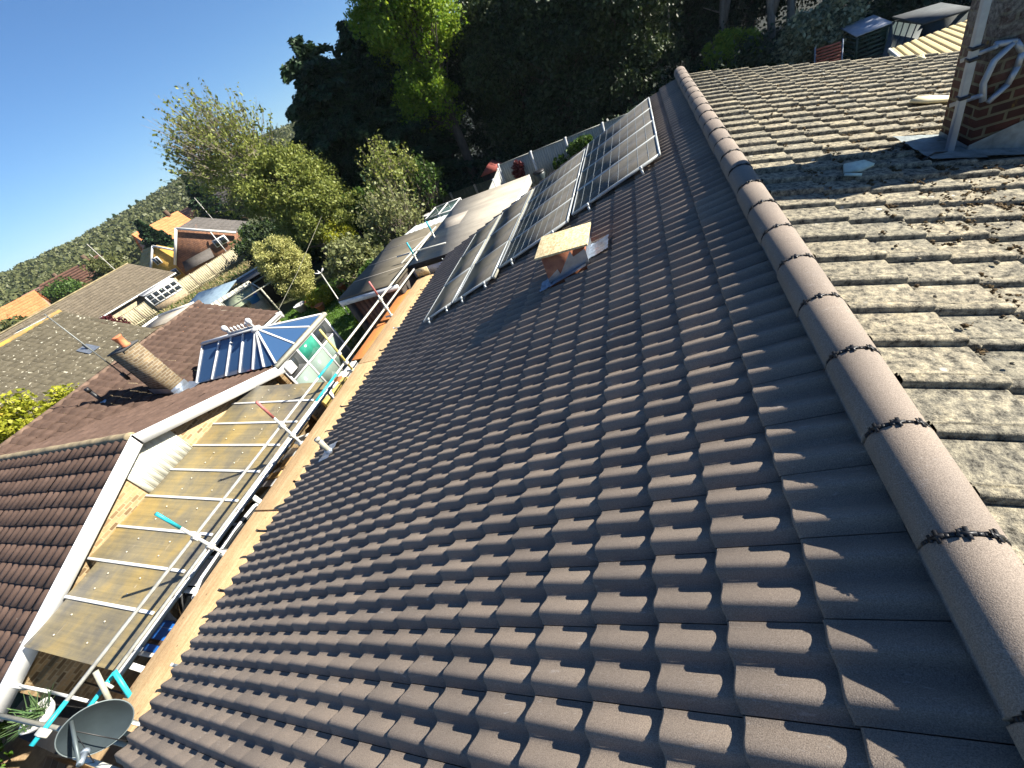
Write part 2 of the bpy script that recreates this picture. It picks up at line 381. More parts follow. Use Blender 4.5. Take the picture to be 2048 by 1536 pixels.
patch(mb, lambda s,y,h: onL(s,y,.03+h), sR+.02, sL+.06, stacky[0]-.10, stacky[0], .010, 12, 1)
patch(mb, lambda s,y,h: onL(s,y,.035+h), sL-.05, sL+.13, stacky[0]-.13, stacky[0]+.16, .020, 12, 2)
patch(mb, lambda s,y,h: onL(s,y,.03+h), sR-.27, sR, stacky[0]+.04, stacky[0]+.40, .012, 12, 3)
zs = [ZA-s*ST*1.0 for s in (sR, sL)]
mb.add([(stackx[1]+.004, stacky[0]-.006, zs[0]), (stackx[0], stacky[0]-.006, zs[1]), (stackx[0], stacky[0]-.006, zs[1]+.10), (stackx[0]+.15, stacky[0]-.006, zs[1]+.20), (stackx[0]+.17, stacky[0]-.006, zs[1]+.13), (stackx[0]+.36, stacky[0]-.006, zs[0]+.22), (stackx[0]+.38, stacky[0]-.006, zs[0]+.14), (stackx[1]+.004, stacky[0]-.006, zs[0]+.20)], [tuple(range(8))])
mb.add([(stackx[1]+.006, stacky[0], zs[0]-.05), (stackx[1]+.006, stacky[1], zs[0]-.05), (stackx[1]+.006, stacky[1], zs[0]+.16), (stackx[1]+.006, stacky[0], zs[0]+.16)], [(0,1,2,3)])
mb.build('lead_flashing', m_lead, st_, smooth=False)
# small plastic vent pipe near the eaves
vp = onL(5.92, 2.58, 0)
mb = MB(); mb.tube([vp+(0,0,-.1), vp+(0,0,.32)], .042, 14); mb.tube([vp+(0,0,.30), vp+(0,0,.34)], .048, 14); v_ = mb.build('vent_pipe', m_cream, house, smooth=False)
mb = MB(); mb.tube([vp+(0,0,-.02), vp+(0,0,.08)], .062, 14)
for dy in (-.07, .07): mb.tube([vp+(.0,dy*.4,.325), vp+(.0,dy*.4,.345)], .009, 6)
patch(mb, lambda s,y,h: onL(s,y,.026+h), 5.80, 6.10, 2.42, 2.76, .010, 10, 5); mb.build('lead_slate', m_lead, v_)
# brick chimney on the old slope
m_stack = m_brickred.copy(); m_stack.name = 'crusted_red_brick'; cx0, cy0, cy1, cx1 = 2.345, 4.30, 4.79, 3.42
mb = MB(); mb.box((cx0, cy0, 3.5), (cx1, cy1, 6.3)); ch = mb.build('chimney', m_stack, house)
mb = MB()
zc = lambda x: ZA - (x-2*XR)*math.tan(TH)
mb.add([(cx0-.012, cy0-.012, zc(cx0)-.02), (cx0-.012, cy1, zc(cx0)-.02), (cx0-.012, cy1, zc(cx0)+.09), (cx0-.012, cy0-.012, zc(cx0)+.075)], [(0,1,2,3)])
mb.add([(cx0-.012, cy0-.013, zc(cx0)-.02), (cx1, cy0-.013, zc(cx1)-.02), (cx1, cy0-.013, zc(cx1)+.20), (cx0+.45, cy0-.013, zc(cx0)+.13), (cx0+.43, cy0-.013, zc(cx0)+.20), (cx0-.012, cy0-.013, zc(cx0)+.085)], [(0,1,2,3,4,5)])
ap = lambda s,y,h: onR(s,y,.035+h)
patch(mb, ap, (cx0-2*XR)/CT-.40, (cx0-2*XR)/CT+.02, cy0-.24, cy1+.06, .007, 12, 7)
patch(mb, ap, (cx0-2*XR)/CT-.02, (cx1-2*XR)/CT, cy0-.20, cy0+.02, .006, 12, 8)
mb.build('lead_flashing', m_leadold, ch)
nt = m_stack.node_tree; pb = [n for n in nt.nodes if n.type == 'BSDF_PRINCIPLED'][0]; src = pb.inputs['Base Color'].links[0].from_socket
sx = nt.nodes.new('ShaderNodeSeparateXYZ'); vv = coord(nt); nt.links.new(vv, sx.inputs[0])
mr = nd(nt, 'ShaderNodeMapRange'); nt.links.new(sx.outputs[2], mr.inputs[0]); mr.inputs[1].default_value = 4.7; mr.inputs[2].default_value = 5.25
ns = ramp(nt, noise(nt, vv, 9, 7, .75), [(.36, (0,0,0)), (.52, (1,1,1))]); mm = nd(nt, 'ShaderNodeMath', op='MULTIPLY'); nt.links.new(mr.outputs[0], mm.inputs[0]); nt.links.new(ns, mm.inputs[1])
cr = mix(nt, mm.outputs[0], src, ramp(nt, noise(nt, vv, 30, 6, .7), [(.35, (.05,.048,.042)), (.55, (.17,.16,.135)), (.72, (.30,.28,.23))]))
cr = mix(nt, ramp(nt, noise(nt, vv, 6, 5, .7), [(.62, (0,0,0)), (.68, (.8,.8,.8))]), cr, (.16,.11,.03))
nt.links.new(cr, pb.inputs['Base Color'])
# moss cushions on the old slope
V = []
g = np.random.default_rng(11)
mb = MB()
def mosspt():
    if g.random() < .66: return g.normal(2.2, 1.0), g.normal(2.9, 1.1)
    return g.uniform(.1, 6), g.uniform(-1, 10)
for i in range(1000):
    s, y = mosspt()
    if not (.14 < s < 7 and Y0+.2 < y < Y1) or (1.3 < s < 2.8 and cy0-.3 < y < cy1+.2): continue
    fr = (s-.12) % .345; jy = (y-Y0-.1) % .30
    if g.random() < .55: s = s - fr + g.uniform(.0, .06)
    elif g.random() < .5: y = y - jy + g.uniform(-.04, .02)
    ex = g.uniform(.008, .05)
    for k in range(int(g.integers(3, 12))):
        r = g.uniform(.003, .0105); dy = g.normal(0, ex); ds = g.normal(0, ex*.45); yy = (y+dy-Y0-.1) % .30
        mb.blob(onR(s+ds, y+dy, (.030 if yy < .16 else 0) + r*.35 - .012*(((s+ds-.12) % .345)/.345 < .02)), (r*g.uniform(.8,1.6), r*g.uniform(.8,1.6), r*g.uniform(.5,.9)), i*13+k, .8, 1)
m_moss = M('dry_moss', (.060,.036,.014), .95, .6, 30, 160, .9, col2=(.15,.10,.04), bd=.01)
o = mb.build('moss', m_moss, house, smooth=True); o['kind'] = 'stuff'

# loose bits lying on the old slope
def chunk(name, label, cat, c, r, mat, seed, grp=None):
    o = MB().blob(c, r, seed, .45, 2).build(name, mat, None, base=c); return tag(o, label, cat, grp)
m_mort = M('cream_mortar', (.62,.55,.34), .9, .15, 20, 80, .4); m_mint = M('pale_green_slate', (.50,.58,.48), .8, .15, 20, 80, .3)
def slab(name, label, cat, s, y, poly, t, mat, tilt=0.0):
    c = onR(s, y, .033); pts = [onR(s+a, y+b, .034+tilt*a) for a, b in poly]
    n = np.array((ST, 0, CT)); o = MB().prism(pts, n*t).build(name, mat, None, base=c); return tag(o, label, cat)
slab('mortar_slab', 'flat cream mortar slab lying on the old tiles just behind the chimney', 'mortar', 2.18, 6.35, [(-.26,-.05),(-.1,-.13),(.12,-.10),(.28,-.06),(.24,.08),(.05,.15),(-.12,.12)], .03, m_mort)
slab('slate_fragment', 'pale green broken slate lying in the chimney shadow near the ridge', 'slate', .50, 3.88, [(-.10,-.07),(.02,-.11),(.12,-.05),(.09,.09),(-.05,.11)], .022, m_mint, .25)
slab('slate_fragment', 'thin whitish slate sliver lying below the pale green broken slate', 'slate', .42, 3.70, [(-.07,-.02),(.06,-.035),(.08,.01),(-.05,.025)], .012, m_mint)
chunk('mortar_lump', 'round white mortar lump on the old tiles near the far verge', 'mortar', onR(3.42, 9.55, .03), (.07,.07,.05), m_mort, 4)
g = np.random.default_rng(5)
for i in range(60):
    s, y = g.uniform(.15, 1.4), g.uniform(-.1, 3.2)
    c = onR(s, y, .012); r = g.uniform(.006, .016)
    o = MB().blob(c, (r, r*g.uniform(.8,1.4), r*.8), 40+i, .4, 1).build('pebble', m_old, None, base=c)
    tag(o, 'small grey mortar crumb lying on the old tiles beside the ridge', 'crumb', 'crumbs on the old tiles')

# aerial mast strapped to the chimney
mast = thing('aerial_mast', 'grey square aerial mast strapped to the brick chimney with a hooped bracket', 'mast', (2.18, 4.2, 4.25))
m_mast = M('grey_metal', (.27,.32,.37), .45, .15, 8, 50, .1, metal=.5)
mb = MB(); mb.beam((2.20,4.29,4.24), (2.185,4.29,6.4), .05, .05, up=(0,1,0)); mb.build('pole', m_mast, mast, bevel=.004)
mb = MB()
hoop = [(2.31,4.30,4.70),(2.36,4.25,4.62),(2.47,4.27,4.71),(2.50,4.27,4.83),(2.50,4.27,4.93),(2.44,4.27,5.02),(2.31,4.27,5.05)]
for a, c in zip(hoop[1:-1], hoop[2:]): mb.tube([a, c], .022, 8)
mb.tube([(2.33,4.26,4.64),(2.30,4.26,4.78),(2.33,4.26,4.93),(2.42,4.26,5.02)], .024, 8)
mb.build('hoop_bracket', m_mast, mast)
mb = MB(); mb.beam((2.30,4.63,4.55), (2.31,4.24,4.70), .03, .035); mb.beam((2.30,4.64,4.90), (2.31,4.24,5.04), .02, .03); mb.build('clamp_bar', m_mast, mast)
mb = MB()
for z in (4.70, 4.98, 5.06): mb.box((2.165,4.25,z), (2.235,4.33,z+.025))
mb.tube([(2.21,4.28,4.26),(2.05,4.2,4.33),(1.9,4.05,4.36)], .008, 5)
mb.build('strap', m_black, mast)

# ------------------------------------------------------------------ solar panels
m_cell = None
def cellmat(nx, ny):
    m, nt, b, o = newmat('solar_cells'); t = nt.nodes.new('ShaderNodeTexCoord')
    v = coord(nt); n = noise(nt, v, 2.5, 5, .7); f = noise(nt, coord(nt, (3, 30, 3)), 3.0, 4, .7)
    c = ramp(nt, n, [(.3, (.060,.060,.056)), (.7, (.115,.108,.094))])
    c = mix(nt, .6, c, ramp(nt, f, [(.35, (.6,.6,.6)), (.7, (1.7,1.65,1.5))]), 'MULTIPLY')
    nt.links.new(c, b.inputs['Base Color']); b.inputs['Roughness'].default_value = .38; b.inputs['Specular IOR Level'].default_value = .22
    bump(nt, b, f, .06, .004); return m
m_cells = cellmat(1, 1); m_line = M('silver_line', (.27,.31,.33), .4, .1, metal=.2)
rowdef = [('top row', .20, 1.63, 5.72, 9.62, 4, 9), ('second row', 1.68, 3.09, 5.54, 9.42, 4, 9), ('third row', 3.17, 4.10, 5.31, 9.42, 3, 0), ('lowest row', 4.19, 5.02, 5.37, 9.33, 3, 0)]
which = {4: ('nearest the camera', 'second from the camera', 'third from the camera', 'farthest from the camera'), 3: ('nearest the camera', 'in the middle', 'farthest from the camera')}
for rname, s0, s1, ya, yb, npan, ncell in rowdef:
    pw = (yb-ya)/npan
    for q in range(npan):
        y0, y1 = ya+q*pw+.006, ya+(q+1)*pw-.006; h = .11 + rng.normal(0, .003)
        p = thing('solar_panel', 'solar panel %s of the %s' % (which[npan][q], rname) + {'top row': ', just below the ridge', 'second row': ', above the boarded stump', 'third row': ', between the pale conduits', 'lowest row': ', nearest the eaves'}[rname], 'solar panel', onL((s0+s1)/2, (y0+y1)/2, 0), 'solar panels on the new roof')
        tl = rng.normal(0, .004); B = lambda s, y, hh: onL(s, y, hh + tl*(s-s0))
        def slabS(a, b_, c, d, hlo, hhi, mbx):
            pts = [B(a,c,hlo), B(b_,c,hlo), B(b_,d,hlo), B(a,d,hlo)]; mbx.prism(pts, onL(0,0,hhi)-onL(0,0,hlo))
        mb = MB(); w = .026
        slabS(s0, s0+w, y0, y1, h-.04, h, mb); slabS(s1-w, s1, y0, y1, h-.04, h, mb); slabS(s0+w, s1-w, y0, y0+w*.8, h-.04, h, mb); slabS(s0+w, s1-w, y1-w*.8, y1, h-.04, h, mb)
        mb.build('frame', m_alu, p)
        mb = MB(); slabS(s0+w, s1-w, y0+w*.8, y1-w*.8, h-.03, h-.006, mb); mb.build('glass', m_cells, p)
        if ncell:
            mb = MB()
            for k in range(1, ncell): sk = s0+(s1-s0)*k/ncell; slabS(sk-.0028, sk+.0028, y0+w, y1-w, h-.0055, h-.004, mb)
            mb.build('cell_lines', m_line, p)
        if q == 0:
            for sk in (s0+.2*(s1-s0), s0+.8*(s1-s0)):
                mb = MB(); slabS(sk-.018, sk+.018, y0-.05, y0, h-.05, h+.003, mb); slabS(sk-.014, sk+.014, y0-.09, y0-.05, .0, h-.04, mb); mb.build('end_clamp', m_alu, p)
        mb = MB()
        for sk in (s0+.2*(s1-s0), s0+.8*(s1-s0)): slabS(sk-.018, sk+.018, y0, y1, h-.08, h-.042, mb)
        mb.build('mounting_rail', m_alu, p)
tag(MB().tube([onL(3.12, 5.26, .08), onL(3.12, 9.35, .10)], .025, 10).build('conduit', m_cream, None, base=onL(3.12,5.3,0)), 'pale conduit laid between the second and third solar panels', 'conduit')
tag(MB().tube([onL(4.145, 5.36, .08), onL(4.145, 9.3, .10)], .02, 10).build('conduit', m_cream, None, base=onL(4.145,5.3,0)), 'thin pale conduit laid between the third and lowest solar panels', 'conduit')

# ------------------------------------------------------------------ scaffold along the eaves
scf = thing('scaffold', 'galvanised scaffold with coloured tube ends along the tiled eaves', 'scaffold', (-7.75, 5, 0))
XS = -7.75
def rail(z, ends, name='guard_rail', dx=0.0):
    mb = MB(); y0, y1 = ends
    mb.tube([(XS+dx, y0, z), (XS+dx, y1, z)], .026, 12); return mb.build(name, m_galv, scf)
r1 = rail(2.795, (-.90, 12.4)); r2 = rail(2.51, (-.55, 10.6), dx=.0)
for y0, y1, z, nm in ((-1.32,-.90,2.795,'teal'), (-.95,-.55,2.51,'teal'), (4.45,5.35,2.51,'t'), (4.9,5.55,2.795,'t')):
    mb = MB(); mb.tube([(XS, y0, z), (XS, y1, z)], .0275, 12); mb.build('painted_tube_end', m_teal, scf)
posts = [(1.2, 3.51, m_teal, .42), (3.505, 3.49, m_red, .45), (5.76, 3.50, m_yel, 1.2), (8.10, 3.36, m_red, .42), (10.69, 3.25, m_teal, .4), (12.42, 3.2, m_teal, .4)]
for y, zt, mt, l in posts:
    x = XS + (.055 if y < 10 else .03)
    mb = MB(); mb.tube([(x, y, 0), (x, y, zt-.02)], .026, 12); q = mb.build('standard', m_galv if mt is not m_yel else m_yel, scf)
    mb = MB(); mb.tube([(x, y, zt-l), (x, y, zt)], .0275, 12); mb.build('painted_top', mt, q)
    for z in (2.795, 2.51, 2.23):
        mb = MB(); mb.box((x-.06, y-.045, z-.045), (x+.035, y+.045, z+.045)); mb.tube([(x-.08, y+.02, z+.03), (x+.05, y+.02, z+.03)], .012, 6); mb.build('coupler', m_galv, scf, bevel=.012)
    mb = MB(); mb.tube([(x-.25, y+.06, 2.22), (-6.85, y+.06, 2.22)], .026, 10); mb.build('transom', m_galv, scf)
    mb = MB(); mb.box((x-.09, y-.09, 0), (x+.09, y+.09, .012)); mb.build('base_plate', m_galv, scf)
mb = MB(); mb.tube([(XS, 9.9, 2.95), (XS, 12.9, 2.80)], .026, 10); mb.tube([(-8.6, 11.1, 2.80), (-6.6, 10.9, 2.80)], .026, 10); mb.build('end_rail', m_galv, scf)
# the tubes around the dish
fr = [((-9.75,-1.30,2.44),(-9.15,-1.28,1.55), m_cream,'brace'), ((-7.6,-1.33,2.36),(-6.9,-1.33,2.18), m_galv,'putlog'),
      ((-7.58,-.53,2.62),(-7.45,-.80,2.12), m_teal,'brace'), ((-7.62,-.58,2.80),(-7.55,-.85,2.36), m_cream,'brace')]
mb = MB(); mb.tube([(-9.9,-1.27,2.47),(-7.9,-1.16,1.98),(-7.4,-1.15,1.86)], .03, 10); mb.build('putlog', m_cream, scf)
for a, c, mt, nm in fr[1:]:
    mb = MB(); mb.tube([a, c], .03, 10); mb.build(nm, mt, scf)
mb = MB(); mb.tube([(-7.62,-.66,2.60),(-7.54,-.68,2.52)], .018, 8); mb.build('brace', m_galv, scf)
for yy, z in ((-1.20, 2.795),):
    mb = MB(); mb.box((XS-.05, yy-.04, z-.07), (XS+.05, yy+.04, z+.04)); mb.build('coupler', m_galv, scf, bevel=.012)
# scaffold boards
def board(lab, y0, y1, mat, x0, x1, z, rz=0):
    mb = MB(); mb.box((x0, y0, z-.038), (x1, y1, z), rz); o = mb.build('scaffold_board', mat, None, base=((x0+x1)/2, (y0+y1)/2, z-.038), bevel=.004)
    return tag(o, lab, 'board', 'scaffold boards along the eaves')
board('pale scaffold board at the dish end of the eaves, darker and knotty', -1.05, 1.93, m_board, -7.59, -6.93, 2.295)
board('long pale scaffold board beside the eaves, between the dark gap and the far end', 1.96, 5.9, m_board, -7.59, -6.93, 2.30)
board('pale scaffold board at the far end of the eaves near the flat roofs', 5.92, 10.05, m_board, -7.59, -6.93, 2.298)
for y0, y1, lab in ((6.42, 8.05, 'orange wet board next to the far scaffold board, nearer the conservatory'), (8.2, 9.85, 'orange wet board next to the far scaffold board, nearer the flat roofs')):
    board(lab, y0, y1, m_orange, -8.26, -7.84, 2.12)
tag(MB().box((-7.6, 10.1, 2.31), (-7.15, 10.12, 2.56)).build('strand_board', m_osb, None, base=(-7.3,10.25,2.12)), 'strand board offcut standing at the far end of the scaffold', 'board')
tag(MB().box((-8.75, 10.30, 2.0), (-8.35, 10.34, 2.36)).build('strand_board', m_osb, None, base=(-8.55,10.3,2.0)), 'small strand board offcut below the dark flat roof edge', 'board')

# ------------------------------------------------------------------ satellite dish
dish = thing('satellite_dish', 'grey perforated satellite dish on a bracket at the near end of the eaves', 'satellite dish', (-6.6, -1.25, 2.1))
m_dish = M('dish_grey', (.038,.052,.058), .5, .15, 5, 300, .25, metal=.2)
def make_dish(c, nrm, rx, ry):
    nrm = np.array(nrm, float); nrm /= np.linalg.norm(nrm); a = np.cross(nrm, (0,0,1)); a /= np.linalg.norm(a); b = np.cross(nrm, a)
    vs = [np.array(c) - nrm*.075]; n = 40
    for r in (.25, .5, .75, .95, 1.0):
        for k in range(n):
            t = 2*math.pi*k/n; vs.append(np.array(c) + a*rx*r*math.cos(t) + b*ry*r*math.sin(t) - nrm*.075*(1-r*r))
    fs = [(0, 1+(k+1)%n, 1+k) for k in range(n)] + [(1+r*n+k, 1+r*n+(k+1)%n, 1+(r+1)*n+(k+1)%n, 1+(r+1)*n+k) for r in range(4) for k in range(n)]
    m1 = MB().add(vs, fs); rim = [vs[1+4*n+k] for k in range(n)] + [vs[1+4*n], vs[1+4*n+1]]
    m2 = MB().tube(rim, .006, 6, False)
    o = m1.build('reflector', m_dish, dish, smooth=True); s = o.modifiers.new('solid', 'SOLIDIFY'); s.thickness = .004
    m2.build('rim', M('rim_grey', (.16,.19,.19), .5, .1), dish, smooth=True)
    return a, b, nrm
DC = np.array((-6.73, -1.016, 2.845))
da, db, dn_ = make_dish(DC, (.873, -.484, .063), .30, .305)
mb = MB(); lnb = np.array((-6.40,-1.27,2.95))
low = DC + dn_*.0 + db*-.27
mb.tube([low, lnb], .018, 8); mb.build('feed_arm', M('arm_grey', (.10,.125,.13), .5, .15, metal=.4), dish)
mb = MB(); mb.tube([lnb, lnb+(DC-lnb)*.28], .03, 10); mb.tube([lnb+(DC-lnb)*.28, lnb+(DC-lnb)*.36], .04, 10); mb.build('receiver_head', m_mast, dish)
mb = MB(); mb.tube([DC-dn_*.09, DC-dn_*.22, DC-dn_*.22-(0,0,.35), (-6.25,-.9,2.50)], .022, 8); mb.box(tuple(DC-dn_*.22-(.05,.05,.09)), tuple(DC-dn_*.22+(.05,.05,.07))); mb.build('mount', m_galv, dish)
mb = MB(); mb.tube([lnb, lnb+(.0,.03,-.12), low+(.06,-.06,-.05), (-6.45,-1.05,2.50)], .006, 5); mb.build('cable', m_black, dish)
tag(MB().beam((-6.75,-1.12,2.36), (-6.45,-1.06,2.47), .05, .012).build('cable_tie', m_whitep, None, base=(-6.6,-1.1,2.36)), 'strip of white cloth tied under the satellite dish', 'cloth')
# ------------------------------------------------------------------ neighbouring roofs: generic tiled patch
def tiled_patch(mb, R0, R1, E0, E1, nc, nt_, T=.03, amp=.03, spr=8, seed=1, jit=.004, flat=False):
    """courses of tiles between a ridge edge R0-R1 and an eave edge E0-E1; every tile its own island"""
    R0, R1, E0, E1 = [np.array(p, float) for p in (R0, R1, E0, E1)]; g = np.random.default_rng(seed)
    nrm = np.cross(R1-R0, E0-R0); nrm /= np.linalg.norm(nrm)
    if nrm[2] < 0: nrm = -nrm
    S = spr
    def P(u, v, h): return (R0*(1-u)+R1*u)*(1-v) + (E0*(1-u)+E1*u)*v + nrm*h
    us = np.linspace(0, 1, S+1)
    hs = np.zeros(S+1) if flat else amp*(.5-.5*np.cos(2*np.pi*us*1.0))
    for i in range(nc):
        st = .5 if (flat and i % 2) else 0
        for j in range(nt_ + (1 if st else 0)):
            dh = g.normal(0, jit); dv = g.normal(0, .02)/nc; vs = []
            u0, u1 = max(0, (j-st)/nt_), min(1, (j+1-st)/nt_)
            for v, b in (((i-.02)/nc, 0), ((i+1)/nc+dv, T), ((i+1)/nc+dv, -.005)):
                for k in range(S+1):
                    vs.append(P(u0+(u1-u0)*us[k]*(1-.015), max(0, v), b + hs[k]*(1 if b >= 0 else .5) + dh))
            mb.add(vs, [(r*(S+1)+k, (r+1)*(S+1)+k, (r+1)*(S+1)+k+1, r*(S+1)+k+1) for r in range(2) for k in range(S)])
    return mb
m_rbrown = roofmat('brown_neighbour_tile', (.088,.056,.042), (.145,.094,.070), (.40,.38,.33), .74, 9)
m_rbrown2 = roofmat('brown_wing_tile', (.058,.037,.028), (.095,.062,.047), (.42,.40,.36), .76, 7)
m_rgrey = roofmat('lichen_grey_tile', (.060,.053,.036), (.105,.092,.064), (.42,.40,.32), .64, 6)
m_rgrey2 = roofmat('grey_brown_tile', (.095,.080,.058), (.16,.133,.095), (.30,.26,.18), .66, 9)
m_rorange = roofmat('orange_tile', (.48,.17,.07), (.66,.27,.11))
m_rlich = roofmat('orange_lichen_ridge', (.45,.27,.05), (.36,.33,.22))
m_rdark = roofmat('dark_slate', (.075,.068,.062), (.12,.11,.10))
m_win = glassmat('window_glass', (.02,.025,.03), .05)

nb = thing('neighbour_house', 'L-shaped brown-roofed house next door with a white-edged brick gable', 'house', (-14, 3, 0))
XG = -11.0; AP = (2.98, 3.60); EN, EF = (-1.35, 2.06), (6.85, 2.235)
mb = MB(); tiled_patch(mb, (-22, AP[0], AP[1]), (XG, AP[0], AP[1]), (-22, EN[0], EN[1]), (XG, EN[0], EN[1]), 13, 37, .035, .035, 8, 2)
mb.build('near_gable_roof', m_rbrown, nb)
mb = MB(); tiled_patch(mb, (-18.6, AP[0], AP[1]-.02), (XG, AP[0], AP[1]-.02), (-18.6, EF[0], EF[1]), (XG, EF[0], EF[1]), 12, 26, .035, .03, 8, 3)
mb.build('far_gable_roof', m_rbrown, nb)
mb = MB(); tiled_patch(mb, (-18.4, -2, 3.70), (-18.4, 10.95, 3.63), (-14.86, -2, 2.36), (-14.86, 10.95, 2.29), 11, 42, .042, .045, 6, 4)
mb.build('main_roof', m_rbrown2, nb)
mb = MB(); tiled_patch(mb, (-18.4, -2, 3.70), (-18.4, 10.95, 3.63), (-21.9, -2, 2.36), (-21.9, 10.95, 2.29), 6, 42, .03, .03, 4, 5)
mb.build('back_roof', m_rbrown2, nb)
mb = MB(); mb.tube([(x, AP[0], AP[1]-.02+.006*math.sin(x*6.8)) for x in np.linspace(-22, XG-.02, 90)], .10, 14)
mb.build('ridge', M('ridge_tile_old', (.21,.17,.105), .9, .4, 5, 60, .5, col2=(.34,.27,.16)), nb)
mb = MB()
for k in range(34): mb.tube([(-18.4, -2+.385*k, 3.69-.0054*(.385*k)), (-18.4, -2+.385*k+.382, 3.69-.0054*(.385*k))], .085, 10)
mb.build('ridge', M('brown_ridge', (.13,.085,.06), .9, .4, 5, 60, .5), nb)
for (a, c) in (((XG, EN[0]-.05, EN[1]-.03), (XG, AP[0]+.02, AP[1]-.03)), ((XG, AP[0]-.02, AP[1]-.03), (XG, EF[0]+.05, EF[1]-.03))):
    mb = MB(); a = np.array(a); c = np.array(c); dz = np.array((0,0,-.22)); up = np.array((0,0,.055))
    mb.prism([a+up, c+up, c+dz, a+dz], (.03,0,0)); mb.build('bargeboard', m_whitep, nb)
mb = MB(); mb.box((XG-.02, EF[0]-.18, EF[1]-.30), (XG+.10, EF[0]+.14, EF[1]+.0)); mb.build('eave_box', m_whitep, nb, bevel=.01)
mb = MB(); mb.prism([(-11.28, EN[0]+.3, 0), (-11.28, EF[0]-.45, 0), (-11.28, EF[0]-.45, EF[1]+.05), (-11.28, AP[0], AP[1]-.12), (-11.28, EN[0]+.3, EN[1]+.02)], (-.25,0,0))
mb.box((-22, EN[0]+.3, 0), (-11.53, EN[0]+.55, 1.98)); mb.box((-14.95+.2, 6.4, 0), (-11.53, 6.6, 2.2)); mb.box((-15.15, 6.6, 0), (-14.95, 10.8, 2.15)); mb.box((-21.6,10.6,0),(-15.15,10.8,2.15))
mb.prism([(-21.6,10.78,2.15),(-15.15,10.78,2.15),(-18.4,10.78,3.55)],(0,-.15,0))
mb.build('wall', m_brickyel, nb)
# white boarding under the apex
mb = MB(); yl, yr, zb = 2.36, 3.60, 2.44; n = 9
for k in range(n):
    ya, yb = yl+(yr-yl)*k/n, yl+(yr-yl)*(k+1)/n
    zt = lambda y: AP[1]-.27-abs(y-AP[0])*.335
    mb.prism([(-11.26, ya, zb), (-11.26, yb, zb), (-11.26, yb, zt(yb)), (-11.26, ya, zt(ya))], (.022,0,0))
    mb.box((-11.24, yb-.02, zb), (-11.226, yb, min(zt(yb), zt(yb-.02))))
mb.build('boarding', M('cream_boarding', (.56,.56,.47), .45, .08, 3, 30, .05), nb)
mb = MB(); mb.tube([(-14.78, 6.9, 2.26), (-14.78, 10.95, 2.22)], .06, 10); mb.box((-14.86, 6.9, 2.06), (-14.84, 10.95, 2.26)); mb.build('gutter', m_white, nb)
mb = MB(); mb.box((-15.9, 10.9, 2.0), (-14.8, 10.98, 2.25)); mb.build('verge_board', m_whitep, nb)
mb = MB(); mb.box((-15.80, 6.03, 2.2), (-14.99, 6.50, 4.30)); chb = mb.build('chimney', brickmat('dull_stock_brick', (.25,.185,.105), (.10,.07,.045), (.27,.235,.17), dirt=.55, bias=-.1), nb)
mb = MB(); mb.box((-15.83, 6.0, 4.30), (-14.96, 6.53, 4.34)); mb.build('mortar_cap', M('dark_cap', (.06,.06,.06), .9), chb)
mb = MB(); mb.lathe((-15.13, 6.27, 4.33), [(.12,0),(.12,.06),(.10,.08),(.115,.30),(.135,.32),(.135,.36),(.10,.36)], 18); mb.build('chimney_pot', M('terracotta', (.50,.17,.075), .8, .3, 12, 60, .3), chb, smooth=False)
mb = MB(); mb.box((-14.985, 5.99, 2.50), (-14.97, 6.54, 2.72)); mb.quad((-14.98, 5.85, 2.60), (-14.55, 5.85, 2.50), (-14.55, 6.6, 2.44), (-14.98, 6.6, 2.56)); mb.quad((-15.85,5.99,2.75),(-14.98,5.99,2.6),(-14.98,5.99,2.8),(-15.85,5.99,2.95)); mb.build('flashing', m_lead, chb)
vb = np.array((-17.17, 5.45, 3.14))
mb = MB(); mb.tube([vb-(0,0,.2), vb+(0,0,.52)], .055, 12); mb.tube([vb+(0,0,.50), vb+(0,0,.64)], .068, 12); q = mb.build('vent_pipe', m_black, nb)
mb = MB(); mb.quad(vb+(-.28,-.22,.15), vb+(.28,-.22,-.05), vb+(.28,.22,-.05), vb+(-.28,.22,.15)); mb.tube([vb-(0,0,.05), vb+(0,0,.1)], .09, 12); mb.build('lead_slate', m_lead, q)
# TV aerial lashed to that chimney
av = thing('tv_aerial', 'tall thin television aerial pole lashed to the chimney with a red pot', 'aerial', (-15.88, 5.9, 3.3))
mb = MB(); mb.tube([(-15.88,5.9,3.45), (-15.9,5.9,4.6), (-15.92,5.9,5.95)], [.022,.020,.016], 8); mb.build('pole', M('aerial_metal', (.16,.17,.16), .5, .3, metal=.5), av)
mb = MB(); mb.tube([(-15.95,5.9,5.85), (-17.0,5.55,5.88)], .012, 6)
for k in range(9):
    p = np.array((-16.0-.115*k, 5.88-.04*k, 5.86)); mb.tube([p-np.array((-.05,.16,0)), p+np.array((-.05,.16,0))], .006, 5)
mb.build('antenna', m_galv, av)
mb = MB(); mb.tube([(-15.9,5.88,4.05),(-15.7,6.05,4.05)], .015, 6); mb.tube([(-15.9,5.88,3.62),(-15.7,6.05,3.62)], .015, 6); mb.box((-15.93,5.85,3.5),(-15.83,5.93,3.75)); mb.build('wall_bracket', m_black, av)
tag(MB().tube([(-14.8,11.0,2.35),(-15.9,14.0,2.62),(-17.6,18.2,3.05),(-20.0,24.5,3.8)], .006, 5).build('cable', m_cream, None, base=(-14.8,11,2.35)), 'pale overhead cable from the house corner across the garden', 'cable')

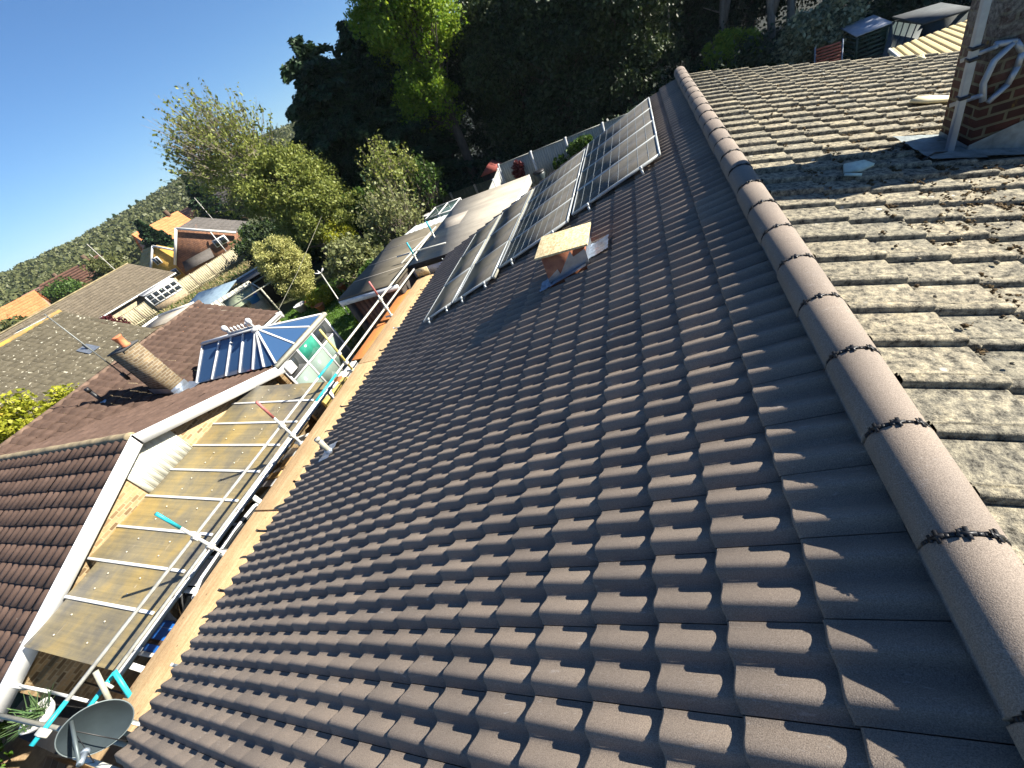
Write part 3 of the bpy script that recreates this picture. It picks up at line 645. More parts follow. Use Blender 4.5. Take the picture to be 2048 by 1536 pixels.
# ------------------------------------------------------------------ lean-to carport with plastic sheets
cp = thing('carport', 'lean-to carport of brown plastic sheets on white bars beside the brick gable', 'carport', (-9.9, 2.5, 0))
CT0, CG0 = (-11.25, 2.465), (-8.60, 2.12)
def onC(f, y, h=0): return np.array([CT0[0]+(CG0[0]-CT0[0])*f, y, CT0[1]+(CG0[1]-CT0[1])*f + h])
def sheetmat():
    m, nt, b, o = newmat('bronze_plastic_sheet'); v = coord(nt)
    n = noise(nt, coord(nt, (.8, .5, 1)), 1.4, 6, .65); st = noise(nt, coord(nt, (.4, 14, 1)), 1.6, 4, .7)
    c = ramp(nt, n, [(.36, (.11,.105,.09)), (.5, (.20,.17,.10)), (.64, (.30,.225,.085))])
    c = mix(nt, .45, c, ramp(nt, st, [(.35, (.6,.6,.6)), (.7, (1.35,1.3,1.2))]), 'MULTIPLY')
    sc = ramp(nt, noise(nt, coord(nt, (2.2, 9, 1)), 2.4, 7, .75, .8), [(.66, (0,0,0)), (.70, (.6,.6,.6))])
    c = mix(nt, sc, c, (.42,.41,.36))
    nt.links.new(c, b.inputs['Base Color']); b.inputs['Roughness'].default_value = .38; b.inputs['Alpha'].default_value = .93
    bump(nt, b, n, .25, .03); return m
m_sheet = sheetmat()
ys = [-.51, .26, .92, 1.585, 2.285, 2.96, 3.65, 4.325, 5.02, 5.68]
mb = MB(); n = 10
for a, c in zip(ys[:-1], ys[1:]):
    pts = []; f0 = .15 if a < .2 else (.12 if a < .9 else 0)
    for i in range(n+1):
        for j in range(9):
            yy = a+(c-a)*j/8; sag = -.012*math.sin(math.pi*j/8) + rng.normal(0,.0015)
            pts.append(onC(f0+(1.01-f0)*i/n, yy, sag + (.010 if j % 4 == 2 else 0)*0))
    mb.add(pts, [(i*9+j, i*9+j+1, (i+1)*9+j+1, (i+1)*9+j) for i in range(n) for j in range(8)])
mb.build('roof_sheet', m_sheet, cp, smooth=True)
for y in ys[1:-1]:
    mb = MB(); mb.beam(onC(.13 if y < .9 else 0, y, .012), onC(1.0, y, .012), .05, .028); mb.build('glazing_bar', m_white, cp, bevel=.006)
mb = MB()
for f in (.33, .66, .95): mb.beam(onC(f, -.48, -.05), onC(f, 5.66, -.05), .05, .07)
mb.build('purlin', m_timber, cp)
mb = MB()
for a, c in zip(ys[:-1], ys[1:]):
    for f in (.33, .66):
        for t in (.3, .7): p = onC(f, a+(c-a)*t, .0); mb.lathe(p, [(.015,0),(.015,.006),(.008,.014)], 8)
fx = mb.build('fixing_caps', M('cap_white', (.50,.47,.38), .4), cp)
mb = MB(); g0 = onC(1.02, 0, 0)
prof = [(.0,.0),(.0,-.075),(.105,-.075),(.105,.0),(.095,.0),(.095,-.065),(.01,-.065),(.01,.0)]
mb.prism([(g0[0]+a, -.56, g0[2]-.02+b) for a, b in prof], (0, 6.28, 0)); mb.build('gutter', m_white, cp)
mb = MB(); mb.box((g0[0]-.05, -.5, g0[2]-.17), (g0[0]-.015, 5.68, g0[2]-.03)); mb.build('edge_beam', m_cream, cp)
for k, y in enumerate(np.arange(-.2, 5.7, .78)):
    mb = MB(); mb.box((g0[0]+.0, y-.03, g0[2]-.10), (g0[0]+.12, y+.03, g0[2]-.005)); mb.build('gutter_joint', m_white, cp, bevel=.004)
for y in (-.4, 2.5, 5.5):
    mb = MB(); mb.box((g0[0]-.10, y-.04, 0), (g0[0]-.02, y+.04, g0[2]-.17)); mb.build('post', m_whitep, cp)

# ------------------------------------------------------------------ conservatory
cv = thing('conservatory', 'white-framed conservatory with blue glass roof and a crested finial', 'conservatory', (-12.8, 8.2, 0))
m_blue = glassmat('blue_roof_glass', (.03,.07,.15), .06); m_pane = glassmat('curtained_pane', (.20,.26,.22), .12); m_dpane = glassmat('dark_pane', (.03,.035,.035), .05)
XC, YN, YF, ZE, ZH = -11.02, 6.62, 9.14, 2.42, 3.17
hub = np.array((-12.05, 7.66, ZH)); hub2 = np.array((-13.2, 7.66, ZH)); back = -14.7
cor = {'nf': (XC, YN-.25, ZE), 'ff': (XC, YF, ZE)}
# roof facets as slabs of glass between the bars
ev = [np.array(p, float) for p in ((XC, YF, ZE), (XC, 8.42, ZE), (XC, 7.55, ZE), (XC, YN, ZE), (-11.45, 6.55, ZE+.02), (-11.95, 6.55, ZE+.02), (-12.55, 6.55, ZE+.02), (-13.2, 6.55, ZE+.02), (-13.9, 6.55, ZE+.02), (back, 6.55, ZE+.02))]
top = [hub, hub, hub, hub, hub, hub+(-.02,0,0), hub*.5+hub2*.5, hub2, hub2+(-.6,0,0), np.array((back, 7.66, ZH))]
mb = MB()
for i in range(len(ev)-1):
    if np.allclose(top[i], top[i+1]): mb.add([top[i], ev[i], ev[i+1]], [(0,1,2)])
    else: mb.add([top[i], ev[i], ev[i+1], top[i+1]], [(0,1,2,3)])
mb.add([hub, np.array((XC,YF,ZE)), (back, YF, ZE), (back, 7.66, ZH)], [(0,1,2,3)])
mb.build('roof_glass', m_blue, cv)
for t, e_ in zip(top, ev):
    mb = MB(); mb.beam(t+(0,0,.02), e_+(0,0,.02), .055, .045); mb.build('roof_bar', m_white, cv, bevel=.008)
mb = MB(); mb.beam(hub+(.05,0,.04), (back,7.66,ZH+.04), .12, .07); mb.lathe(hub+(0,0,-.02), [(.16,0),(.15,.06),(.06,.10)], 12); mb.build('ridge_capping', m_white, cv)
mb = MB(); mb.box((hub2[0], 7.645, ZH+.07), (hub[0]-.1, 7.675, ZH+.13))
for k in range(6):
    c = (hub[0]-.22-.17*k, 7.66, ZH+.13); mb.lathe(c, [(.025,0),(.015,.05),(.04,.10),(.012,.16)], 8)
for x in (hub[0]-.02, hub2[0]): mb.lathe((x, 7.66, ZH+.06), [(.05,0),(.03,.12),(.075,.18),(.09,.24),(.075,.30),(.02,.34)], 12)
mb.build('finial_crest', m_white, cv)
mb = MB(); mb.prism([(XC-.02, YN-.1, ZE-.10), (XC+.10, YN-.1, ZE-.10), (XC+.10, YN-.1, ZE-.01), (XC-.02, YN-.1, ZE+.03)], (0, YF-YN+.2, 0)); mb.build('gutter', m_cream, cv)
# glazed front: white frame lattice with panes
def glazed(prefix, o, ud, cols, rows, parent, panes, fw=.06, depth=.06):
    """frame of bars at the given column / row lines; o origin, ud unit along, z up; one pane per cell"""
    o = np.array(o, float); ud = np.array(ud, float); nn = np.array((ud[1], -ud[0], 0))
    mb = MB()
    for c in cols: mb.beam(o+ud*c+(0,0,rows[0]), o+ud*c+(0,0,rows[-1]), depth, fw, up=ud)
    for r in rows: mb.beam(o+ud*(cols[0]+fw/2)+(0,0,r), o+ud*(cols[-1]-fw/2)+(0,0,r), depth*.94, fw)
    fr = mb.build('window_frame', m_white, parent)
    for i in range(len(cols)-1):
        for j in range(len(rows)-1):
            a, b2 = cols[i]+fw/2-.005, cols[i+1]-fw/2+.005; z0, z1 = rows[j]+fw/2-.005, rows[j+1]-fw/2+.005
            mt = panes[(i+j*(len(cols)-1)) % len(panes)]
            m2 = MB(); p = o+ud*a-nn*.004; m2.prism([p+(0,0,z0), o+ud*b2-nn*.004+(0,0,z0), o+ud*b2-nn*.004+(0,0,z1), p+(0,0,z1)], nn*.012)
            m2.build('pane', mt, fr)
    return fr
glazed('f', (XC, YN, 0), (0,1,0), [.03, .84, 1.66, 2.49], [.62, 1.72, 2.28], cv, [m_pane, m_pane, m_pane, m_dpane, M('green_pane', (.03,.22,.15), .2), m_dpane])
glazed('s', (XC, YF, 0), (-1,0,0), [.03, 1.2, 2.4, 3.6], [.62, 1.72, 2.28], cv, [m_pane, m_dpane])
mb = MB(); mb.box((XC-.10, YN-.3, 0), (XC+.02, YF, .59)); mb.box((back, YF-.1, 0), (XC-.10, YF, .59)); mb.build('dwarf_wall', m_brickyel, cv)

# ------------------------------------------------------------------ flat-roofed garages at the end of the drive
def feltmat(name, a, b_, seam):
    m, nt, b, o = newmat(name); v = coord(nt)
    n = noise(nt, v, 1.1, 6, .65); f = noise(nt, v, 140, 2); st = noise(nt, coord(nt, (.3, 2.2, 1)), 1.3, 4, .6)
    c = ramp(nt, n, [(.3, a), (.7, b_)]); c = mix(nt, .5, c, ramp(nt, st, [(.4, (.75,.75,.75)), (.6, (1.15,1.13,1.1))]), 'MULTIPLY')
    c = mix(nt, .5, c, ramp(nt, f, [(.3, (.75,.75,.75)), (.7, (1.2,1.2,1.2))]), 'MULTIPLY')
    nt.links.new(c, b.inputs['Base Color']); b.inputs['Roughness'].default_value = .9; bump(nt, b, f, .3, .003); return m
ga = thing('garage', 'dark felt flat-roofed garage with a brown door at the end of the drive', 'garage', (-9.2, 11.7, 0))
m_felt1 = feltmat('dark_roof_felt', (.085,.074,.050), (.15,.132,.095), 0)
m_felt2 = feltmat('pale_roof_felt', (.26,.235,.19), (.37,.335,.27), 0)
mb = MB(); mb.box((-10.42, 9.50, 2.52), (-7.98, 14.0, 2.60)); mb.build('flat_roof', m_felt1, ga)
mb = MB()
for y in (10.6, 11.75, 12.9): mb.box((-10.42, y, 2.600), (-7.98, y+.05, 2.606))
mb.build('felt_seam', m_felt2, ga)
mb = MB(); mb.box((-10.40, 9.46, 2.36), (-8.0, 9.52, 2.53)); mb.build('fascia', M('grey_fascia', (.50,.53,.55), .5), ga)
mb = MB(); mb.box((-10.36, 9.62, 0), (-10.14, 13.95, 2.52)); mb.box((-8.15, 9.62, 0), (-8.02, 13.95, 2.52)); mb.build('wall', M('dark_timber_wall', (.075,.062,.05), .85, .3, 6, 40, .4), ga)
mb = MB()
for k in range(9): mb.box((-10.1+.215*k, 9.72, .05), (-10.1+.215*k+.205, 9.76, 2.36))
mb.build('door', M('red_brown_door', (.15,.058,.030), .55, .2, 4, 40, .2), ga)
gb = thing('garage', 'larger pale grey flat-roofed garage behind the dark garage, patched felt', 'garage', (-6.4, 13.2, 0))
mb = MB(); mb.box((-7.96, 10.44, 2.54), (-4.80, 16.05, 2.62)); mb.build('flat_roof', m_felt2, gb)
mb = MB(); mb.box((-7.9, 13.0, 2.62), (-6.9, 14.2, 2.6235)); mb.build('felt_patch', feltmat('patch_felt', (.22,.20,.17), (.30,.27,.23), 0), gb)
mb = MB(); mb.box((-7.96, 10.40, 2.46), (-4.80, 10.44, 2.63)); mb.build('edge_trim', m_felt, gb)
mb = MB(); mb.box((-7.9, 10.44, 2.18), (-4.85, 10.50, 2.45)); mb.build('fascia', M('blue_grey_fascia', (.50,.53,.66), .5), gb)
mb = MB(); mb.box((-4.80, 10.44, 2.30), (-4.76, 16.05, 2.62)); mb.build('verge_board', m_whitep, gb)
mb = MB(); mb.box((-7.93, 10.6, 0), (-7.75, 16, 2.5)); mb.box((-5.05, 10.6, 0), (-4.85, 16, 2.5)); mb.box((-7.75, 15.8, 0), (-5.05, 16, 2.5)); mb.build('wall', m_brickred, gb)
mb = MB(); mb.box((-7.3, 10.58, 0), (-6.4, 10.63, 2.05)); mb.build('door', M('grey_door', (.24,.24,.25), .5), gb)
lt = thing('lean_to', 'white sheeted lean-to roof behind the dark garage', 'lean-to', (-9, 14.6, 0))
mb = MB(); n = 24
vs = [(x, y, 2.60-.10*(y-14.02)/1.1 + .012*math.sin(i*math.pi/1.5)) for y in (14.02, 15.15) for i, x in enumerate(np.linspace(-9.85, -8.0, n+1))]
mb.add(vs, [(i, i+1, n+1+i+1, n+1+i) for i in range(n)]); mb.build('sheet_roof', M('white_sheet', (.56,.62,.62), .5, .2, 3, 40, .15, col2=(.66,.68,.62)), lt)
mb = MB(); mb.box((-9.8, 15.05, 0), (-9.72, 15.13, 2.45)); mb.box((-8.1, 15.05, 0), (-8.02, 15.13, 2.45)); mb.box((-9.85, 14.98, 2.36), (-8.0, 15.04, 2.46)); mb.build('post', m_timber, lt)
gh = thing('cold_frame', 'glass cold frame behind the flat-roofed garages', 'cold frame', (-10.8, 20.3, 0))
m_gg = glassmat('greenish_glass', (.10,.16,.16), .08, .55)
def fr3(y0, y1, x0, x1, z0, z1): pass
mb = MB()
for y in (19.4, 21.1):
    for x in (-11.7, -10.9, -10.1): mb.beam((x, y, 0), (x, y, 1.55), .05, .05)
    mb.beam((-11.7, y, 1.55), (-10.1, y, 1.55), .05, .05)
for x in (-11.7, -10.9, -10.1): mb.beam((x, 19.4, 1.55), (x, 21.1, 1.55), .05, .05)
mb.build('frame', m_whitep, gh)
mb = MB(); mb.box((-11.7, 19.39, .3), (-10.1, 19.40, 1.53)); mb.box((-11.7, 19.4, 1.50), (-10.1, 21.1, 1.51)); mb.box((-11.71, 19.4, .3), (-11.70, 21.1, 1.53)); mb.build('glass', m_gg, gh)

# ------------------------------------------------------------------ cars and clutter in the drive
car = thing('parked_car', 'white hatchback with a black glass roof parked under the carport edge', 'car', (-10.35, 2.3, 0))
m_cw = M('white_car_paint', (.70,.71,.72), .25, .03, 2, 20, 0); m_cg = glassmat('car_glass', (.01,.012,.014), .04); m_tyre = M('tyre_rubber', (.02,.02,.02), .8)
def loft(st, mbx):
    """st: list of (y, [(x, z)...]) rings"""
    n = len(st[0][1]); vs = [(x, y, z) for y, rg in st for x, z in rg]
    fs = [(i*n+k, (i+1)*n+k, (i+1)*n+(k+1)%n, i*n+(k+1)%n) for i in range(len(st)-1) for k in range(n)]
    fs += [tuple(range(n-1,-1,-1)), tuple((len(st)-1)*n+k for k in range(n))]; mbx.add(vs, fs)
def ring(cx, w, z0, z1, k=.86): return [(cx-w*.97, z0), (cx-w, z0+(z1-z0)*.35), (cx-w*.99, z0+(z1-z0)*.7), (cx-w*k, z1), (cx+w*k, z1), (cx+w*.99, z0+(z1-z0)*.7), (cx+w, z0+(z1-z0)*.35), (cx+w*.97, z0)]
CX, CY = -9.80, .30
mb = MB(); loft([(CY+0, ring(CX,.74,.34,.72)), (CY+.06, ring(CX,.80,.25,.86)), (CY+.3, ring(CX,.85,.22,.96)), (CY+1.2, ring(CX,.87,.20,.96)), (CY+2.9, ring(CX,.87,.20,.94)), (CY+3.5, ring(CX,.86,.22,.86)), (CY+3.95, ring(CX,.80,.25,.74)), (CY+4.05, ring(CX,.70,.32,.62))], mb)
body = mb.build('body', m_cw, car, smooth=True)
mb = MB(); loft([(CY+.12, ring(CX,.76,.94,.97,.95)), (CY+.42, ring(CX,.77,.94,1.36,.80)), (CY+.7, ring(CX,.78,.94,1.45,.76)), (CY+1.7, ring(CX,.78,.94,1.48,.76)), (CY+2.3, ring(CX,.78,.93,1.42,.76)), (CY+3.15, ring(CX,.76,.92,.95,.95))], mb)
gl = mb.build('windows', m_cg, car, smooth=True)
mb = MB()
for sx in (-1, 1):
    mb.tube([(CX+sx*.74, CY+.15, .97), (CX+sx*.62, CY+.45, 1.38), (CX+sx*.60, CY+.75, 1.47), (CX+sx*.60, CY+1.7, 1.50), (CX+sx*.60, CY+2.3, 1.44), (CX+sx*.74, CY+3.15, .96)], .035, 8)
for y, z in ((.55, 1.42), (1.15, 1.485), (1.85, 1.49)): mb.beam((CX-.6, CY+y, z), (CX+.6, CY+y, z), .10 if y < 1 else .05, .02)
mb.quad((CX-.62,CY+.62,1.455),(CX+.62,CY+.62,1.455),(CX+.62,CY+1.1,1.50),(CX-.62,CY+1.1,1.50)); mb.build('roof_frame', m_cw, car)
mb = MB(); mb.box((CX-.78, CY-.04, .34), (CX+.78, CY+.06, .60)); mb.build('bumper', M('grey_bumper', (.25,.26,.27), .5), car, bevel=.03)
for sx in (-1, 1):
    mb = MB(); mb.box((CX+sx*.62-.12, CY+.0, .66), (CX+sx*.62+.12, CY+.07, .84)); mb.build('tail_light', M('tail_red', (.35,.02,.02), .25), car, bevel=.01)
    for y in (.75, 3.25):
        mb = MB(); c = np.array((CX+sx*.80, CY+y, .31)); mb.tube([c-(.10,0,0), c+(.10,0,0)], .31, 20); w = mb.build('wheel', m_tyre, car)
        mb = MB(); mb.tube([c-(.105,0,0), c+(.105,0,0)], .19, 14); mb.build('rim', m_alu, w)
def junk(name, label, cat, mbx, mat, base, grp=None): return tag(mbx.build(name, mat, None, base=base, bevel=.006), label, cat, grp)
bx = thing('blue_box_trailer', 'bright blue box trailer with white ends and a dark strap', 'trailer', (-10.05, .27, 0))
m_blu = M('blue_paint', (.02,.14,.50), .35, .12, 3, 20, .05)
mb = MB(); mb.box((-10.75, -.10, .35), (-9.42, .66, .92)); mb.build('body', m_blu, bx, bevel=.02)
mb = MB(); mb.box((-10.75, .665, .80), (-9.42, .73, .95)); mb.box((-10.75, -.17, .80), (-9.42, -.105, .95)); mb.build('end_rail', m_whitep, bx, bevel=.01)
mb = MB(); mb.box((-10.76, .02, .923), (-9.40, .10, .93)); mb.box((-9.415, .02, .40), (-9.405, .10, .93)); mb.build('strap', M('brown_strap', (.05,.03,.02), .7), bx)
mb = MB(); mb.box((-10.7, .30, .921), (-9.45, .31, .926)); mb.build('seam', M('pale_blue', (.25,.40,.66), .4), bx)
for y in (.28,):
    for x in (-10.7, -9.5): mb = MB(); mb.tube([(x-.06, y, .22), (x+.06, y, .22)], .22, 16); mb.build('wheel', m_tyre, bx)
rail_ = thing('railing', 'black metal bar railing beside the drive near the dish', 'railing', (-10.4, -.72, 0))
mb = MB()
for k in range(9):
    x = -9.6-.17*k; mb.tube([(x, -.72, 0.05), (x, -.72, 1.02)], .010, 6)
mb.tube([(-9.5,-.72,1.02),(-11.2,-.72,1.02)], .014, 6); mb.tube([(-9.5,-.72,.12),(-11.2,-.72,.12)], .014, 6); mb.build('bars', m_black, rail_)
items = [
 ('timber_plank', 'yellow-painted timber leaning beside the conservatory corner', 'plank', ((-10.2,6.3,.7),(-10.05,7.4,1.0)), M('yellow_timber', (.55,.40,.12), .7)),
 ('white_plank', 'long white board leaning in front of the conservatory', 'board', ((-10.45,6.5,.75),(-10.28,8.3,.95)), m_whitep),
 ('red_cloth', 'red and green patterned cloth lying on the dark bins', 'cloth', ((-10.0,5.75,.80),(-9.55,6.5,.86)), osbmat('red_green_print', (.40,.04,.06), (.12,.30,.12), 12)),
 ('wheelie_bin', 'black wheelie bin next to the red patterned cloth', 'bin', ((-9.75,6.55,0),(-9.25,7.05,1.0)), m_black),
 ('wheelie_bin', 'black wheelie bin between the cloth and the white chair', 'bin', ((-10.0,5.45,0),(-9.5,5.95,.78)), m_black),
 ('white_chair', 'white slatted seat standing on edge near the carport corner', 'chair', ((-10.35,5.0,.25),(-9.7,5.12,.95)), m_whitep),
 ('cardboard_box', 'open cardboard box in the clutter under the carport edge', 'box', ((-10.3,4.1,.6),(-9.95,4.4,.88)), M('cardboard', (.44,.28,.13), .85)),
 ('cardboard_box', 'flattened cardboard box on top of the clutter beside the purple cloth', 'box', ((-10.5,3.72,.75),(-10.0,3.9,.92)), M('cardboard_b', (.50,.31,.12), .85)),
 ('purple_cloth', 'purple cloth bundle in the clutter under the carport edge', 'cloth', ((-10.75,3.55,.75),(-10.45,3.85,.95)), M('purple', (.13,.06,.14), .8)),
 ('glass_jar_crate', 'crate of clear jars in the clutter under the carport edge', 'crate', ((-10.55,4.35,.62),(-10.1,4.75,.82)), M('clear_grey', (.38,.40,.40), .25)),
 ('black_crate', 'black plastic crate at the near end of the clutter', 'crate', ((-10.6,3.05,.4),(-9.8,3.5,.72)), m_black),
 ('workbench', 'dark bench carrying the clutter under the carport edge', 'bench', ((-11.0,2.95,.0),(-9.9,4.95,.58)), M('dark_bench', (.035,.03,.028), .8)),
 ('cream_crate', 'cream crate beside the conservatory corner', 'crate', ((-10.6,7.2,.5),(-10.2,7.6,.85)), m_cream),
 ('terracotta_tray', 'terracotta tray on the cream crate', 'tray', ((-10.55,7.25,.86),(-10.25,7.55,.95)), M('terracotta_b', (.42,.16,.07), .8)),
]
for nm, lab, cat, (lo, hi), mt in items: junk(nm, lab, cat, MB().box(lo, hi, rng.uniform(-.25,.25)), mt, ((lo[0]+hi[0])/2, (lo[1]+hi[1])/2, lo[2]))
g = np.random.default_rng(21)
mats = [M('bit_a', (.40,.18,.09), .7), M('bit_b', (.50,.50,.48), .5), M('bit_c', (.36,.26,.16), .8), m_black, M('bit_d', (.30,.12,.06), .8), m_white]
for i in range(26):
    x, y, z = g.uniform(-10.9,-9.9), g.uniform(3.0,4.9), .6; w = g.uniform(.05,.14); h = g.uniform(.05,.2)
    o = MB().lathe((x,y,z), [(w*.7,0),(w,h),(w*.86,h),(w*.6,.01)], 9) if i % 2 else MB().box((x-w,y-w*.5,z),(x+w,y+w*.5,z+h), g.uniform(0,3))
    tag(o.build('pot' if i % 2 else 'carton', mats[i % 6], None, base=(x,y,z)), 'small pot in the clutter on the dark bench' if i % 2 else 'small carton in the clutter on the dark bench', 'pot' if i % 2 else 'carton', 'clutter on the dark bench')
# porch, planter and wall at the near corner of the house next door
po = thing('porch', 'white-edged porch roof below the near end of the brick gable', 'porch', (-10.8, -1.1, 0))
mb = MB()
pts = [(-11.25,-1.16,2.08), (-11.1,-1.02,2.02), (-10.9,-.96,1.95), (-10.4,-.93,1.72), (-9.4,-.90,1.62)]
for a, c in zip(pts[:-1], pts[1:]): mb.beam(a, c, .04, .20)
mb.build('fascia', m_whitep, po)
mb = MB(); mb.box((-11.2,-1.55,1.30),(-9.7,-.96,1.36)); mb.build('porch_roof', m_felt, po)  # black sheet set low as painted shade, giving the dark under the porch
mb = MB(); mb.box((-9.75,-1.85,0),(-9.65,-1.75,1.5)); mb.build('post', m_whitep, po)
pl = thing('planter', 'white bowl planter with spiky green leaves above the porch', 'planter', (-10.35, -1.22, 1.56))
mb = MB(); mb.lathe((-10.35,-1.22,1.56), [(.10,0),(.20,.10),(.24,.20),(.22,.20),(.17,.1)], 18); mb.build('bowl', m_whitep, pl)
V = []
for i in range(90):
    a = g.uniform(0, 6.28); l = g.uniform(.2,.45); c = np.array((-10.35+g.normal(0,.08), -1.22+g.normal(0,.08), 1.74)); d = np.array((math.cos(a)*.8, math.sin(a)*.8, g.uniform(.1,.9)))*l; s = np.array((-math.sin(a), math.cos(a), 0))*.014
    V.append([c-s, c+s, c+d+s*.3, c+d-s*.3])
quads('leaves', np.array(V), leafmat('spiky_leaf', (.06,.13,.04), (.16,.24,.10)), pl)
gw = MB(); gw.box((-13.5,-3.2,0),(-9.2,-2.95,1.0)); gw.box((-11.6,-2.9,0),(-7.2,-1.75,.55)); tag(gw.build('garden_wall', m_brickst, None, base=(-11,-3,0)), 'low stock brick garden wall below the satellite dish', 'wall')
# ------------------------------------------------------------------ plants
m_bark = M('bark', (.085,.068,.052), .95, .4, 8, 40, .8, stretch=(1,1,.25), bd=.03)
m_barkp = M('pale_bark', (.20,.17,.135), .95, .4, 8, 40, .7, stretch=(1,1,.25), bd=.03)
L = dict(
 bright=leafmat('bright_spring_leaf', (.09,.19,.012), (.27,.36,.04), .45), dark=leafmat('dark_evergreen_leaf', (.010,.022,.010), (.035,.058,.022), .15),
 conifer=leafmat('conifer_needles', (.010,.028,.014), (.042,.080,.032), .15), willow=leafmat('pale_willow_leaf', (.13,.17,.035), (.30,.33,.09), .4),
 mid=leafmat('mid_green_leaf', (.035,.075,.014), (.10,.17,.035), .35), gold=leafmat('golden_conifer_leaf', (.24,.26,.07), (.52,.50,.20), .3), olive2=leafmat('spring_twig_leaf', (.10,.12,.04), (.30,.32,.14), .35),
 yellow=leafmat('yellow_green_leaf', (.22,.26,.02), (.45,.44,.05), .4), varieg=leafmat('grey_green_leaf', (.07,.10,.06), (.34,.36,.22), .25),
 far=leafmat('far_leaf', (.060,.075,.028), (.15,.16,.065), .3), olive=leafmat('olive_leaf', (.07,.085,.025), (.15,.16,.06), .3), maroon=leafmat('maroon_leaf', (.06,.012,.018), (.14,.03,.035), .3),
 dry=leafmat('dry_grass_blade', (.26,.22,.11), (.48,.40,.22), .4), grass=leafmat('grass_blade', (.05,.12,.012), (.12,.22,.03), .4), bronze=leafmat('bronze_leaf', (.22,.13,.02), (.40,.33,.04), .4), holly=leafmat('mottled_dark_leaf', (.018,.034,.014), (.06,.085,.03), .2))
def unit(v): return v/(np.linalg.norm(v, axis=-1, keepdims=True)+1e-12)
def leafquads(P, size, g, up=.5, long=1.6, droop=None):
    n = len(P); nrm = unit(g.normal(size=(n,3)) + np.array((0,0,up)))
    a = unit(np.cross(nrm, g.normal(size=(n,3))))
    if droop is not None: a = unit(a*.55 + droop)
    b = unit(np.cross(nrm, a)); s = size*g.uniform(.6,1.35,(n,1))
    return np.stack([P-a*s*.5*long, P+b*s*.5-a*s*.05, P+a*s*.5*long, P-b*s*.5-a*s*.05], 1)
def lumpy(c, r, nl, per, lr, g, shell=.78, flat=.75, lo=-.9):
    """clumped points: lumps spread through an ellipsoid, points near each lump's own skin"""
    d = unit(g.normal(size=(nl*3,3))); d = d[d[:,2] > lo][:nl]
    rad = shell*(g.uniform(.15, 1, (len(d),1))**.42)
    C = np.array(c) + d*rad*np.array(r)
    ls = lr*g.uniform(.55, 1.35, (len(C),1))
    q = unit(g.normal(size=(len(C)*per,3))); rr = g.uniform(.35, 1.12, (len(C)*per,1))
    P = np.repeat(C, per, 0) + q*rr*np.repeat(ls, per, 0)*np.array((1,1,flat))
    return P, C
def limbs(mb, base, top, C, g, r0, frac=1.0, spread=.55):
    base = np.array(base, float); top = np.array(top, float); m = 7
    wob = np.cumsum(g.normal(0, .02*np.linalg.norm(top-base), (m,3)), 0)*np.array((.35,.35,0)); wob[0] = 0
    path = np.array([base+(top-base)*i/(m-1) for i in range(m)]) + wob
    mb.tube(path, [r0*(1-.80*i/(m-1)) for i in range(m)], 8)
    for c in C[:int(len(C)*frac)]:
        t = np.clip((c[2]-base[2])/(top[2]-base[2])*spread + g.uniform(0,.15), .12, .95); k = t*(m-1); i = min(int(k), m-2); p = path[i]*(1-(k-i))+path[i+1]*(k-i)
        mid = p*.5+c*.5 + g.normal(0,.08,3)*np.linalg.norm(c-p) + np.array((0,0,.06*np.linalg.norm(c-p)))
        rr = max(.012, r0*.28*(1-t)+.012); mb.tube([p, mid, c], [rr, rr*.6, rr*.2], 5, False)
def tree(name, label, base, r0, crown, leaf, bark=None, seed=1, group=None, cat='tree', up=.5, frac=.8, long=1.6, trunktop=None):
    """crown: list of (centre, radii, lumps, leaves per lump, lump radius, leaf size)"""
    g = np.random.default_rng(seed); t = thing(name, label, cat, base, group); Q = []; CC = []
    for c, r, nl, per, lr, sz in crown:
        P, C = lumpy(c, r, nl, per, lr, g); P = P[P[:,2] > base[2]+.05]; Q.append(leafquads(P, sz, g, up, long)); CC.append(C)
    CC = np.vstack(CC); g.shuffle(CC)
    mb = MB(); limbs(mb, base, trunktop if trunktop is not None else (crown[0][0][0], crown[0][0][1], crown[0][0][2]+crown[0][1][2]*.6), CC, g, r0, frac)
    mb.build('trunk', bark or m_bark, t, smooth=True)
    quads('crown', np.concatenate(Q), leaf, t)
    return t
